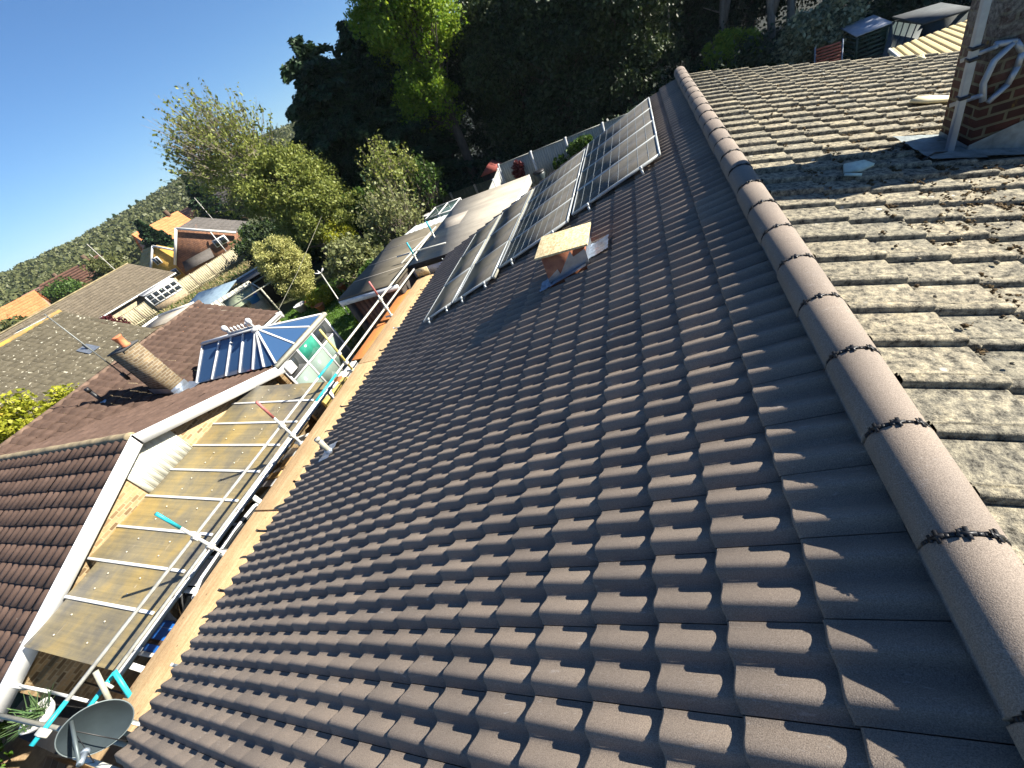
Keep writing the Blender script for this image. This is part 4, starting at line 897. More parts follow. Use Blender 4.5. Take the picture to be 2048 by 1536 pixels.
def conifer(name, label, base, H, rad, leaf, seed, group=None, z0=.8, size=.16, dens=1.0, droop=.5, cat='tree', bark=None, PW=1.25):
    g = np.random.default_rng(seed); base = np.array(base, float); t = thing(name, label, cat, tuple(base), group); P = []; mb = MB(); D = []
    mb.tube([base, base+(0,0,H*.5), base+(g.normal(0,.1),g.normal(0,.1),H)], [H*.018, H*.012, .015], 7)
    z = z0
    while z < H-.15:
        f = (z-z0)/(H-z0); ln = rad*(1-f**PW)*g.uniform(.75,1.2)+.15
        for k in range(int(8+7*(1-f))):
            a = g.uniform(0, 6.283); d = np.array((math.cos(a), math.sin(a), 0)); p0 = base+(0,0,z+g.normal(0,.15)); l = ln*g.uniform(.7,1.15)
            tip = p0 + d*l + np.array((0,0,-droop*l*.45+.12*l)); mb.tube([p0, p0*.5+tip*.5+np.array((0,0,.10*l)), tip], [.03,.018,.006], 4, False)
            n = int(dens*l*95); s = g.uniform(.18,1.05,(n,1)); side = np.array((-d[1], d[0], 0))
            q = p0*(1-s)+tip*s+np.array((0,0,1))*(.10*l*4*s*(1-s)) + side*g.normal(0,1,(n,1))*(.22*l*(1.15-s)) + g.normal(0,.06,(n,3)) + np.array((0,0,-1))*g.uniform(0,.22,(n,1))
            P.append(q); D.append(np.repeat((d*.8+np.array((0,0,-droop)))[None], n, 0))
        z += g.uniform(.28,.42)*max(1, H/9)
    mb.build('trunk', bark or m_bark, t)
    P = np.vstack(P); D = np.vstack(D); quads('crown', leafquads(P, size, g, .8, 2.2, D), leaf, t); return t
def bush(name, label, c, r, leaf, seed, size=.08, nl=60, per=90, lr=.25, cat='shrub', group=None, stems=6):
    g = np.random.default_rng(seed); base = (c[0], c[1], max(0, c[2]-r[2])); t = thing(name, label, cat, base, group)
    P, C = lumpy(c, r, nl, per, lr*max(r), g, .86, .8, -1.1); P = P[P[:,2] > base[2]+.03]
    quads('foliage', leafquads(P, size, g, .5), leaf, t)
    mb = MB()
    for k in range(stems):
        e = C[k % len(C)]; mb.tube([np.array(base)+g.normal(0,.05,3)*np.array((1,1,0)), np.array(base)*.4+e*.6, e], [.035,.025,.008], 5, False)
    mb.build('stem', m_bark, t); return t

# ------------------------------------------------------------------ ground, lawn, drive
def plane(name, lo, hi, z, mat, n=1):
    mb = MB(); xs = np.linspace(lo[0], hi[0], n+1); ys_ = np.linspace(lo[1], hi[1], n+1)
    vs = [(x, y, z) for y in ys_ for x in xs]; mb.add(vs, [(j*(n+1)+i, j*(n+1)+i+1, (j+1)*(n+1)+i+1, (j+1)*(n+1)+i) for j in range(n) for i in range(n)])
    return tag(mb.build(name, mat), None, None, None, 'structure')
def hillh(x, y):
    d = np.hypot(x, y+.6); az = np.degrees(np.arctan2(x, y+.6))
    t = np.clip((d-170)/250, 0, 1); t = t*t*(3-2*t)
    top = 15.5 + 1.5*np.sin(az*.23) + np.clip((az+56)/12, 0, 1.0)*3.5 + np.clip((-az-62)/15, 0, 1)*(-1)
    return t*top
mg, nt, b, o_ = newmat('meadow_ground'); v = coord(nt)
n1 = noise(nt, v, .05, 6); n2 = noise(nt, v, 3, 6, .7)
c = ramp(nt, n1, [(.35, (.045,.060,.018)), (.65, (.085,.095,.032))]); c = mix(nt, .7, c, ramp(nt, n2, [(.3, (.5,.5,.45)), (.7, (1.3,1.3,1.2))]), 'MULTIPLY')
nt.links.new(c, b.inputs['Base Color']); b.inputs['Roughness'].default_value = .95; bump(nt, b, n2, .8, .05)
# one polar sheet out to the horizon
mb = MB(); rs = [0, 6, 12, 20, 30, 45, 65, 95, 130, 170, 200, 230, 260, 290, 320, 350, 385, 420, 470, 540, 600]; na = 96
vs = []
for r in rs:
    for k in range(na):
        a = 2*math.pi*k/na; x, y = r*math.sin(a), r*math.cos(a); vs.append((x, y, float(hillh(x, y))))
mb.add(vs, [(i*na+k, i*na+(k+1)%na, (i+1)*na+(k+1)%na, (i+1)*na+k) for i in range(len(rs)-1) for k in range(na)])
tag(mb.build('ground', mg, smooth=True), None, None, None, 'structure')
m_drive = brickmat('block_paving', (.42,.27,.13), (.30,.18,.09), (.16,.12,.08), .2, .1, 0, .35, .008)
md, nt, b, o_ = newmat('drive_paving'); v = coord(nt); n2 = noise(nt, v, 9, 6, .7)
c = ramp(nt, n2, [(.3, (.25,.17,.09)), (.7, (.44,.31,.17))]); nt.links.new(c, b.inputs['Base Color']); b.inputs['Roughness'].default_value = .9; bump(nt, b, n2, .5, .02)
plane('driveway', (-15.0, -6), (-6.0, 9.4), .012, md)
plane('garage_apron', (-10.6, 9.4), (-4.5, 16.2), .008, M('concrete', (.20,.19,.17), .9, .3, 4, 50, .3))
plane('lawn', (-21.5, 10.9), (-11.6, 20.2), .010, M('lawn_green', (.060,.125,.014), .95, .35, 5, 60, .6, col2=(.10,.185,.03)))
plane('woodland_floor', (-40, 24.2), (60, 150), .014, M('leaf_litter', (.007,.011,.005), .95, .5, 4, 30, .8))
g = np.random.default_rng(31)
P = np.column_stack([g.uniform(-21.3,-11.8,16000), g.uniform(11.0,20.0,16000), np.full(16000,.03)])
tag(quads('lawn_grass', leafquads(P, .05, g, -.2, 2.2, np.repeat(np.array([[0,0,1.0]]),16000,0)), L['grass']), 'short green lawn grass between the conservatory and the shrubs', 'grass', None, 'stuff')
# rough grass strip behind the shed
P = np.column_stack([g.uniform(0,1,26000), g.uniform(0,1,26000), g.uniform(.02,.38,26000)])
A_, B_, C_ = np.array((-47.5,25.5)), np.array((-37.5,37.5)), np.array((11.5,-5.2))
xy = A_ + P[:,:1]*(B_-A_) + P[:,1:2]*C_*(.9)
dq = np.column_stack([g.normal(.2,.3,26000), g.normal(0,.3,26000), np.ones(26000)])
sel = g.random(26000) < .6
PP = np.column_stack([xy, P[:,2]])
tag(quads('dry_grass', leafquads(PP[sel], .14, g, -.2, 3.2, dq[sel]), L['dry']), 'long straw-coloured grass bank behind the slate-roofed shed', 'grass', None, 'stuff')
tag(quads('rough_grass', leafquads(PP[~sel], .14, g, -.2, 2.6, dq[~sel]), L['mid']), 'rough green weeds mixed into the straw-coloured bank', 'grass', None, 'stuff')

# ------------------------------------------------------------------ trees behind the garden
tree('willow_tree', 'pale spring tree with bare upright twigs against the sky, leftmost of the big trees', (-21.2,22.6,0), .34,
     [((-23.6,23.0,7.0), (3.2,3.2,3.2), 100, 80, .75, .10), ((-21.2,22.8,5.0), (3.6,3.4,2.8), 120, 190, .7, .105), ((-19.9,22.6,3.4), (3.4,3.2,2.2), 90, 190, .7, .105)], L['willow'], m_barkp, 3, up=.2)
w = bpy.data.objects['willow_tree']; g = np.random.default_rng(8); mb = MB(); Q = []
for i in range(560):
    d = unit(g.normal(size=3)+np.array((-.55,-.15,.75))); d[2] = abs(d[2]); c0 = np.array((-23.4,23.0,7.2)) + d*np.array((2.8,2.8,2.6))*g.uniform(.55,1.0); l = g.uniform(.9,1.9)
    e = c0 + (d*.7+np.array((g.normal(0,.18)-.12,g.normal(0,.18),.55)))*l
    mb.tube([c0, (c0+e)/2+g.normal(0,.04,3), e], [.016,.011,.005], 3, False)
    n = g.integers(3, 13); s = g.uniform(.15,1,(n,1)); Q.append(c0*(1-s)+e*s+g.normal(0,.05,(n,3)))
for i in range(9):
    a = g.uniform(-1,1); c0 = np.array((-26.2+g.normal(0,.5),22.6+a,5.2+g.uniform(0,2.5))); e = c0+np.array((-1.9,-.3+g.normal(0,.5),.5+g.normal(0,.3))); mb.tube([c0,(c0+e)/2+(0,0,.12),e],[.03,.02,.008],4,False); s = np.linspace(.2,1,16)[:,None]; Q.append(c0*(1-s)+e*s+g.normal(0,.07,(16,3)))
mb.build('twigs', m_barkp, w); quads('twig_leaves', leafquads(np.vstack(Q), .11, g, .2, 1.9), L['willow'], w)
conifer('cypress_tree', 'tall dark conifer with drooping sprays between the pale tree and the bright green tree', (-19.6,29.2,0), 11.6, 4.1, L['conifer'], 5, z0=.6, size=.17, dens=1.7, droop=.25, PW=3.2)
conifer('cypress_tree', 'smaller dark conifer filling the gap right of the tall drooping conifer', (-16.6,30.6,0), 11.4, 3.6, L['conifer'], 6, z0=.6, size=.17, dens=1.6, droop=.25, PW=2.6)
tree('maple_tree', 'bright yellow-green spring tree rising out of the top of the picture', (-12.6,30.6,0), .38,
     [((-12.4,30.2,10.8), (4.1,3.6,4.6), 170, 230, .85, .125), ((-13.3,29.8,6.0), (2.6,2.4,2.6), 60, 190, .75, .12)], L['bright'], m_bark, 9)
DK = 'dark evergreen trees behind the fence'
darks = [('dark evergreen tree right beside the bright green tree, brownish on its sunny side', (-8.2,32.6), 10.2, 3.9, 'holly', 12),
      ('dark evergreen tree standing behind the red climber on the fence', (-4.6,30.6), 10.8, 3.8, 'dark', 13),
      ('dark evergreen tree behind the solar panels, with pale slanting stems', (-.9,31.5), 10.8, 3.9, 'holly', 14),
      ('dark evergreen tree behind the far end of the ridge', (3.2,37.5), 10.8, 3.9, 'dark', 15),
      ('dark evergreen tree above the yellow-green bush, behind the forked trunk', (7.0,39.5), 14, 4.0, 'dark', 16),
      ('dark evergreen tree above the grey-green shrub', (11.2,38.6), 14, 4.2, 'holly', 17),
      ('dark evergreen tree behind the green shed', (15.4,35.6), 13, 4.2, 'dark', 18),
      ('dark evergreen tree closing the gap behind the bright green tree', (-10.4,35.4), 10.8, 4.2, 'dark', 19),
      ('dark evergreen tree deep in the wood behind the conifer', (-16.2,36.5), 13, 4.3, 'dark', 20),
      ('dark evergreen tree deep in the wood behind the fence middle', (-5.5,38.0), 10.8, 4.6, 'dark', 21),
      ('dark evergreen tree deep in the wood behind the ridge end', (-.2,40.5), 10.8, 4.6, 'dark', 22),
      ('unseen dark evergreen tree beyond the right edge, added to shade the wood', (20.5,32.5), 13, 4.3, 'holly', 23)]  # last tree stands out of view, added to shade the wood
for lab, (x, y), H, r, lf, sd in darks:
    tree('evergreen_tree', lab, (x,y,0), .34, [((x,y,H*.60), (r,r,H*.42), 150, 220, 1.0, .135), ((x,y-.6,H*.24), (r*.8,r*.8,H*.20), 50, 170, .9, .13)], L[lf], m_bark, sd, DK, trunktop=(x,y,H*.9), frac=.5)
for lab, x, y, lean, sd in (('forked bare tree trunk behind the yellow-green bush', 4.6, 35.0, .5, 41), ('bare tree trunk, second from the left of the trunks beyond the old tiles', 7.0, 33.0, -.3, 42), ('thick pale bare trunk just left of the grey-green shrub', 8.0, 33.6, .25, 43), ('thin pale slanting trunk behind the top solar panel', 1.0, 32.0, -1.0, 44)):
    g = np.random.default_rng(sd); t = thing('bare_trunk', lab, 'tree trunk', (x,y,0), 'bare trunks at the wood edge'); mb = MB(); r = .24 if sd != 44 else .11
    mb.tube([(x,y,0),(x+lean*.2,y,2),(x+lean*.6,y+.1,4.5),(x+lean,y,9)], [r,r*.85,r*.7,r*.4], 9); mb.build('trunk', m_barkp, t, smooth=True)
    mb = MB(); mb.tube([(x+lean*.2,y,2.0),(x+.55,y-.1,3.6),(x+.8,y,6.5)], [r*.7,r*.6,r*.35], 8); mb.tube([(x+lean*.3,y,3.0),(x-.9,y-.3,3.7)], [.05,.02], 5); mb.build('limb', m_barkp, t, smooth=True)
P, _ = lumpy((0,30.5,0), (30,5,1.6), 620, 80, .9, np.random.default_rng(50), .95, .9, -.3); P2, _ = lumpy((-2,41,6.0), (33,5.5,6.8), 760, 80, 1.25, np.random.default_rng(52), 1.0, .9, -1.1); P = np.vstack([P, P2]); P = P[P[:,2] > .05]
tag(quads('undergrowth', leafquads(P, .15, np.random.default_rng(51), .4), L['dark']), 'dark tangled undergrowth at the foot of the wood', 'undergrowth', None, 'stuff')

# ------------------------------------------------------------------ garden shrubs
gold = bush('golden_conifer', 'rounded golden-yellow conifer bush, tallest in the garden', (-20.6,18.0,2.05), (1.5,1.45,2.15), L['gold'], 60, .06, 190, 220, .16)
bush('yellow_shrub', 'low yellow-green shrub below the golden conifer, next to the pots', (-17.9,16.2,.45), (.95,.8,.5), L['yellow'], 61, .07, 50, 90, .25)
bush('yellow_shrub', 'small yellow flowering shrub by the corner of the main brown roof', (-16.0,12.0,.5), (.6,.5,.5), L['yellow'], 62, .06, 36, 70, .25)
bush('yellow_shrub', 'yellow-green shrub just right of the golden conifer top', (-18.6,21.0,1.6), (1.2,1.1,1.3), L['yellow'], 63, .09, 50, 80, .28)
bush('green_shrub', 'bright green shrub behind the yellow-green one, under the tall conifer', (-18.2,24.2,2.0), (1.6,1.4,1.7), L['mid'], 64, .12, 60, 80, .28)
bush('leafy_shrub', 'leafy green shrub beside the dark garage roof, left of its far corner', (-12.6,14.2,1.0), (1.0,1.1,1.0), L['mid'], 65, .10, 50, 80, .28)
bush('leafy_shrub', 'lower green shrub between the lawn and the dark garage', (-12.0,12.0,.6), (.6,.9,.6), L['bright'], 66, .10, 34, 60, .28)
bush('rose_bush', 'sprawling shrub of small leaves among the pots beside the conservatory', (-11.4,10.6,.45), (.8,.9,.5), L['olive'], 67, .07, 40, 60, .28)
def twiggy(label, c, r, leaf, seed, n=150, size=.11):
    g = np.random.default_rng(seed); base = np.array((c[0],c[1],0.)); t = thing('twiggy_tree', label, 'small tree', tuple(base), 'twiggy trees behind the flat roofs'); mb = MB(); Q = []
    for i in range(n):
        d = unit(g.normal(size=3)*np.array((1,1,.7))+np.array((0,0,.9))); e = np.array(c)+d*np.array(r)*g.uniform(.6,1.15); p = base+(0,0,.4)+g.normal(0,.12,3); m_ = p*.45+e*.55+g.normal(0,.18,3)
        mb.tube([p, m_, e], [.035,.02,.006], 4, False); k = g.integers(12,34); s = g.uniform(.45,1.03,(k,1)); Q.append(np.where(s<.55, p*(1-s)+m_*s, m_*(1-s)+e*s)+g.normal(0,.13,(k,3)))
    mb.build('branches', m_barkp, t); quads('leaves', leafquads(np.vstack(Q), size, g, .4), leaf, t)
twiggy('twiggy small tree with pale stems behind the white lean-to roof', (-13.6,19.6,1.6), (1.9,1.7,2.2), L['olive2'], 70, 190)
twiggy('taller twiggy tree with sparse shoots behind the cold frame', (-14.6,23.6,2.4), (2.0,1.8,3.0), L['willow'], 71, 130)
twiggy('dense twiggy bush between the golden conifer and the dark garage', (-15.4,17.2,1.1), (1.9,1.5,1.5), L['olive2'], 72, 220, .12)
twiggy('green-leaved twiggy tree just left of the cold frame', (-13.6,24.0,2.0), (1.6,1.5,2.0), L['mid'], 73, 140, .13)
# flower pots, ornaments
m_terra = M('terracotta_pot', (.46,.17,.075), .8, .3, 12, 60, .3)
for i, (x, y, r, lab) in enumerate([(-18.9,16.3,.30,'largest terracotta pot beside the yellow shrub'), (-17.6,15.4,.24,'terracotta pot lying nearest the lawn edge'), (-17.2,17.2,.26,'terracotta pot under the cable, right of the yellow shrub'), (-16.5,17.6,.30,'terracotta pot by the white post at the back of the lawn'), (-12.9,10.6,.22,'terracotta pot beside the conservatory corner'), (-12.4,11.2,.18,'small terracotta pot behind the one beside the conservatory'), (-11.3,9.9,.16,'small terracotta pot in the shade of the dark garage')]):
    p = thing('flower_pot', lab, 'pot', (x,y,0), 'terracotta pots in the garden'); MB().lathe((x,y,0), [(r*.65,0),(r*.95,r*1.35),(r*1.05,r*1.38),(r*1.05,r*1.6),(r*.9,r*1.6),(r*.85,r*1.3)], 16).build('pot', m_terra, p)
    MB().lathe((x,y,r*1.25), [(r*.84,0),(r*.4,r*.1)], 12).build('soil', m_soil, p)
tag(MB().lathe((-19.6,16.1,0), [(.22,0),(.34,.42),(.36,.45),(.30,.45),(.28,.2)], 16).build('stone_urn', M('pale_stone', (.42,.42,.42), .8), None, base=(-19.6,16.1,0)), 'pale stone urn left of the terracotta pots', 'urn')
po2 = thing('line_post', 'pale clothes-line post leaning at the back of the lawn', 'post', (-14.8,13.9,0))
MB().tube([(-14.8,13.9,0),(-15.9,15.2,1.9)], .028, 8).build('pole', m_galv, po2)
mb = MB()
for k in range(5): mb.tube([(-15.9,15.2,1.9),(-15.9+.25*math.cos(k*1.3),15.2+.25*math.sin(k*1.3),2.05)], .025, 6)
mb.build('line_coil', M('white_rope', (.62,.60,.58), .8), po2)
bb = thing('bird_feeder', 'round wire bird feeder on a stake behind the white lean-to', 'bird feeder', (-14.6,26,0))
mb = MB(); mb.tube([(-14.6,26,0),(-14.6,26,1.1)], .02, 6); mb.build('stake', m_black, bb)
mb = MB(); rr = [(-14.6+.36*math.cos(a), 26-.12*math.sin(a), 1.45+.36*math.sin(a)) for a in np.linspace(0,6.283,21)]; mb.tube(rr, .02, 6, False)
for k in range(1,6): mb.tube([(-14.6-.36+.12*k,26,1.45-.36*math.sin(math.acos(1-k/3))),(-14.6-.36+.12*k,26,1.45+.36*math.sin(math.acos(1-k/3)))], .006, 4)
mb.build('basket', m_galv, bb)
tag(MB().lathe((-13.3,22.6,.9), [(.10,0),(.24,.05),(.26,.10),(.20,.10)], 14).tube([(-13.3,22.6,0),(-13.3,22.6,.9)], .03, 6).build('bird_bath', m_whitep, None, base=(-13.3,22.6,0)), 'small white bird bath left of the cold frame', 'bird bath')

# ------------------------------------------------------------------ back fences
def fence(label, a, c, h, n, mat, pmat, gap=.0, group=None, boards=10, gravel=True):
    a = np.array((*a,0.)); c = np.array((*c,0.)); f = thing('garden_fence', label, 'fence', tuple((a+c)/2), group); d = (c-a)/n; u = d/np.linalg.norm(d); nn = np.array((-u[1],u[0],0))
    for i in range(n+1):
        p = a+d*i; mb = MB(); mb.beam(p, p+(0,0,h+.08), .11, .10, up=nn); mb.build('post', pmat, f)
    for i in range(n):
        mb = MB(); p = a+d*i; W = np.linalg.norm(d)-.12
        for k in range(boards):
            s = p+u*(.06+W*k/boards); mb.prism([s+(0,0,.12), s+u*(W/boards*.97)+(0,0,.12), s+u*(W/boards*.97)+nn*.012+(0,0,h+rng.normal(0,.008)), s+nn*.012+(0,0,h)], nn*.02)
        mb.beam(p+u*.06+(0,0,h*.25)-nn*.02, p+d-u*.06+(0,0,h*.25)-nn*.02, .03, .08); mb.beam(p+u*.06+(0,0,h+.02), p+d-u*.06+(0,0,h+.02), .05, .03)
        mb.build('panel', mat, f)
    return f
m_fence = M('silvered_fence', (.29,.30,.27), .9, .25, 5, 50, .3, stretch=(8,8,.4)); m_fpost = M('concrete_post', (.50,.51,.50), .9)
fence('silvered closeboard fence with pale posts at the foot of the wood', (-8.2,23.4), (3.4,23.6), 1.9, 6, m_fence, m_fpost, boards=14)
fence('short silvered fence run turning toward the garage', (-7.6,17.2), (-8.25,23.2), 1.75, 3, m_fence, m_fpost, boards=12)
fence('low trellis-like dark fence left of the dog-leg, under the trees', (-15.8,25.2), (-8.6,24.2), 1.15, 4, M('dark_trellis', (.085,.085,.05), .9), m_timber, boards=8)
P, _ = lumpy((-7.15,23.15,1.35), (.36,.12,.62), 60, 60, .12, np.random.default_rng(81)); cl = thing('red_climber', 'dark red climber covering one fence panel', 'climber', (-7.15,23.15,0)); quads('foliage', leafquads(P, .07, np.random.default_rng(82)), L['maroon'], cl)
bush('ivy_clump', 'green ivy hanging over the fence behind the solar panels', (-3.6,23.1,1.25), (.85,.35,.65), L['mid'], 83, .09, 50, 70, .3, 'ivy')
bush('ivy_clump', 'smaller green ivy patch low on the fence left of the hanging ivy', (-4.9,23.0,.9), (.5,.3,.5), L['mid'], 84, .08, 30, 60, .3, 'ivy')
wb = thing('water_butt', 'dark water butt standing in front of the fence', 'water butt', (-6.0,22.6,0))
MB().lathe((-6.0,22.6,.2), [(.30,0),(.34,.3),(.33,.75),(.28,.85)], 18).build('barrel', M('dark_green_plastic', (.018,.030,.032), .45), wb); MB().lathe((-6.0,22.6,1.05), [(.33,0),(.33,.05),(.1,.09)], 18).build('lid', m_black, wb); MB().box((-6.35,22.3,0),(-5.65,22.9,.2)).build('stand', m_timber, wb)
hu = thing('garden_hut', 'small dark hut with a red roof behind the corner of the fence', 'hut', (-9.2,24.9,0))
MB().box((-9.7,24.4,0),(-8.6,25.4,1.5)).build('wall', M('hut_dark', (.02,.016,.014), .8), hu); MB().prism([(-9.8,24.3,1.5),(-9.15,24.3,1.95),(-8.5,24.3,1.5)], (0,1.2,0)).build('roof', M('hut_red', (.26,.06,.045), .8), hu)

# ------------------------------------------------------------------ right-hand garden
bush('yellow_green_bush', 'bright yellow-green bush beyond the end of the ridge', (4.35,31.6,1.0), (1.75,1.5,1.6), L['bright'], 90, .11, 90, 110, .2)
bush('clipped_bush', 'small clipped green bush right of the yellow-green bush', (5.75,31.8,.95), (.55,.55,1.1), L['bright'], 91, .09, 50, 60, .3)
bush('variegated_shrub', 'large silvery variegated shrub left of the green slatted store', (7.7,27.6,1.2), (2.1,1.7,1.6), L['varieg'], 92, .12, 120, 110, .2)
sl = thing('slatted_store', 'green slatted log store with a grey lid', 'log store', (8.8,25.4,0)); m_gr = M('dark_green_paint', (.014,.040,.030), .5, .3)
mb = MB(); mb.prism([(8.25,24.5,1.22),(9.45,24.5,1.22),(9.45,26.4,1.38),(8.25,26.4,1.38)], (0,0,.05)); mb.build('lid', M('grey_felt_lid', (.30,.33,.38), .6), sl)
mb = MB()
for k in range(7): mb.box((8.35,24.60,.10+.16*k),(9.35,24.63,.18+.16*k)); mb.box((8.32,24.62,.10+.16*k),(8.35,26.3,.18+.16*k))
mb.build('slats', m_gr, sl)
for x, y in ((8.33,24.6),(9.36,24.6),(8.33,26.3),(9.36,26.3)): MB().box((x-.035,y-.035,0),(x+.035,y+.035,1.22)).build('leg', m_gr, sl)
sh = thing('green_shed', 'dark green shed with a low felt roof beside the log store', 'shed', (7.9,17.9,0)); m_shed = M('shed_green', (.035,.050,.050), .7, .25, 6, 40, .3)
mb = MB(); mb.prism([(7.40,17.25,2.40),(8.34,16.95,2.40),(8.34,18.66,2.46),(7.40,19.28,2.46)], (0,0,.05)); mb.build('flat_roof', M('shed_felt', (.055,.065,.068), .85), sh)
mb = MB(); mb.prism([(6.35,15.7,1.45),(6.0,16.2,1.45),(7.40,19.25,2.39),(7.42,17.27,2.39)], (0,0,-.05)); mb.build('side_roof', m_shed, sh)
mb = MB()
for k in range(1,5):
    a = np.array((6.35,15.7,1.47))*(1-k/5)+np.array((6.0,16.2,1.47))*k/5; c = np.array((7.42,17.27,2.41))*(1-k/5)+np.array((7.40,19.25,2.41))*k/5; mb.beam(a, c, .03, .02)
mb.build('roof_batten', m_black, sh)
mb = MB(); mb.prism([(7.45,17.3,0),(8.3,17.05,0),(8.3,18.6,0),(7.45,19.2,0)], (0,0,2.39)); mb.prism([(6.4,15.8,0),(7.4,17.3,0),(7.4,19.0,0),(6.1,16.2,0)], (0,0,1.38)); mb.build('wall', m_shed, sh)
yl_ = thing('corrugated_outbuilding', 'outbuilding with a straw-yellow corrugated roof left of the chimney', 'outbuilding', (7.6,15.6,0))
mb = MB(); n = 15; per = 8; m2_ = n*per; rows = [(6.35,2.28),(9.6,2.05)]
A0, A1, B0, B1 = np.array((6.40,16.46,2.30)), np.array((8.9,16.6,2.30)), np.array((6.15,13.6,2.02)), np.array((9.2,13.6,2.02))
vs = []
for t in (0, .5, 1):
    for k in range(m2_+1):
        u = k/m2_; p = (A0*(1-u)+A1*u)*(1-t)+(B0*(1-u)+B1*u)*t; ph = (k % per)/per; vs.append(p+(0,0,-.05*max(0, 1-abs(ph-.5)/.16)))
mb.add(vs, [(r*(m2_+1)+k, r*(m2_+1)+k+1, (r+1)*(m2_+1)+k+1, (r+1)*(m2_+1)+k) for r in range(2) for k in range(m2_)]); mb.build('corrugated_roof', M('straw_sheet', (.62,.50,.24), .5, .12, 4, 40, .1), yl_)
mb = MB(); mb.prism([(6.45,16.35,0),(8.8,16.5,0),(9.1,13.7,0),(6.25,13.7,0)], (0,0,1.98)); mb.build('wall', m_brickred, yl_)
mb = MB(); mb.beam((6.36,16.5,2.27),(6.11,13.55,1.99), .05, .09); mb.build('verge_trim', m_whitep, yl_)
rd = thing('red_bench', 'red slatted bench back with a grey frame just over the old roof verge', 'bench', (7.2,24.6,0))
mb = MB()
for k in range(6): a = np.array((6.85,24.55,.72+.10*k)); mb.beam(a+(.02*k,.09*k,0), a+(.82+.02*k,-.35+.09*k,0), .02, .08)
mb.build('slats', M('red_slat', (.36,.10,.06), .6), rd)
for dx, dy in ((-.03,.02),(.86,-.38)): mb = MB(); mb.beam((6.85+dx,24.5+dy,0),(6.97+dx,25.05+dy,1.32), .05, .06); mb.build('leg', m_mast, rd)
mb = MB()
for k in range(4): a = np.array((6.8,24.1+.1*k,.45)); mb.beam(a, a+(.86,-.38,0), .08, .02)
mb.build('seat', M('red_slat_b', (.36,.10,.06), .6), rd)
# ------------------------------------------------------------------ houses and gardens beyond, on the left
def hroof(name, parent, R0, R1, E0, E1, mat, nc, nt_, T=.04, flat=True): return tiled_patch(MB(), R0, R1, E0, E1, nc, nt_, T, .03, 4, 3, .006, flat).build(name, mat, parent)
hc = thing('grey_roof_house', 'house with a speckled grey roof and orange-lichened ridge behind the brown main roof', 'house', (-32,8,0))
hroof('front_roof', hc, (-32.2,2,5.12), (-32.2,13.4,5.12), (-27.1,2,2.4), (-27.1,13.6,2.4), m_rgrey, 17, 40, .035, False)
hroof('back_roof', hc, (-32.2,2,5.12), (-32.2,13.4,5.12), (-37.3,2,2.4), (-37.3,13.4,2.4), m_rgrey, 8, 12)
mb = MB()
mb.tube([(-32.2, yy, 5.12+.01*math.sin(yy*7)) for yy in np.linspace(2, 13.4, 60)], .13, 10)
mb.build('ridge', M('lichen_ridge', (.20,.165,.10), .9, .3, 1.6, 40, .5, col2=(.42,.25,.045)), hc)
mb = MB(); mb.box((-27.14,2,2.26),(-27.02,13.6,2.37)); mb.build('gutter', m_white, hc)
mb = MB(); mb.box((-36.9,2.2,0),(-27.5,13.2,2.38)); mb.prism([(-36.9,13.2,2.38),(-27.5,13.2,2.38),(-32.2,13.2,4.95)],(0,-.2,0)); mb.build('wall', m_brickst, hc)
mb = MB(); p = np.array((-28.6,11.2,3.25)); mb.tube([p-(0,0,.2),p+(0,0,.35)], .055, 8); mb.build('vent_pipe', m_black, hc)
mb = MB(); mb.quad(p+(-.35,-.3,.24),p+(.35,-.3,-.13),p+(.35,.3,-.13),p+(-.35,.3,.24)); mb.build('lead_slate', m_lead, hc)
fg = thing('flat_roof_extension', 'small flat-roofed brick extension with white edges beyond the brown main roof', 'extension', (-29,15.6,0))
mb = MB(); mb.box((-30.6,14.4,2.30),(-26.9,16.2,2.36)); mb.build('flat_roof', m_felt2, fg); mb = MB(); mb.box((-30.7,14.3,2.20),(-30.6,16.3,2.46)); mb.box((-30.6,16.2,2.20),(-26.9,16.3,2.46)); mb.build('edge_trim', m_whitep, fg)
mb = MB(); mb.box((-30.5,14.4,0),(-26.9,16.1,2.30)); mb.build('wall', m_brickst, fg); mb = MB(); mb.box((-26.9,14.0,0),(-26.5,16.4,2.28)); mb.build('end_wall', M('orange_brick', (.50,.20,.09), .9, .3, 8), fg)
hd = thing('long_roof_house', 'long low house with a grey-brown roof, white windows and sun room along its side', 'house', (-51,24,0))
RD0, RD1, ED0, ED1 = (-55.0,15.0,4.95), (-52.5,30.4,4.9), (-54.2,18.0,2.35), (-47.6,30.4,2.4)
RD0 = (-54.2,14.0,4.95); ED0 = (-54.6,12.5,2.35)
hroof('front_roof', hd, (-54.6,13.0,4.95), RD1, (-54.6+1.7,15.5,2.4), ED1, m_rgrey2, 13, 48)
hroof('back_roof', hd, (-54.6,13.0,4.95), RD1, (-60,13,2.4), (-57.5,32,2.4), m_rgrey2, 7, 30)
mb = MB(); mb.beam((-54.6,13.0,4.97), (RD1[0],RD1[1],RD1[2]+.02), .20, .12); mb.build('ridge', M('dull_ridge', (.22,.18,.10), .9, .4, 2, 30, .4), hd)
d = np.array((-47.6+52.9, 30.4-15.5, 0)); u_ = d/np.linalg.norm(d); n_ = np.array((-u_[1]*-1, -u_[0], 0)); E_ = np.array((-52.9,15.5,0))
mb = MB(); mb.prism([E_+(-.3,.1,0), np.array((-47.9,30.2,0)), np.array((-57,31.8,0)), np.array((-59,13.4,0))], (0,0,2.35)); mb.build('wall', m_brickst, hd)
mb = MB(); mb.beam(E_+(.05,0,2.33), np.array((-47.55,30.4,2.33)), .12, .12); mb.build('gutter', m_white, hd)
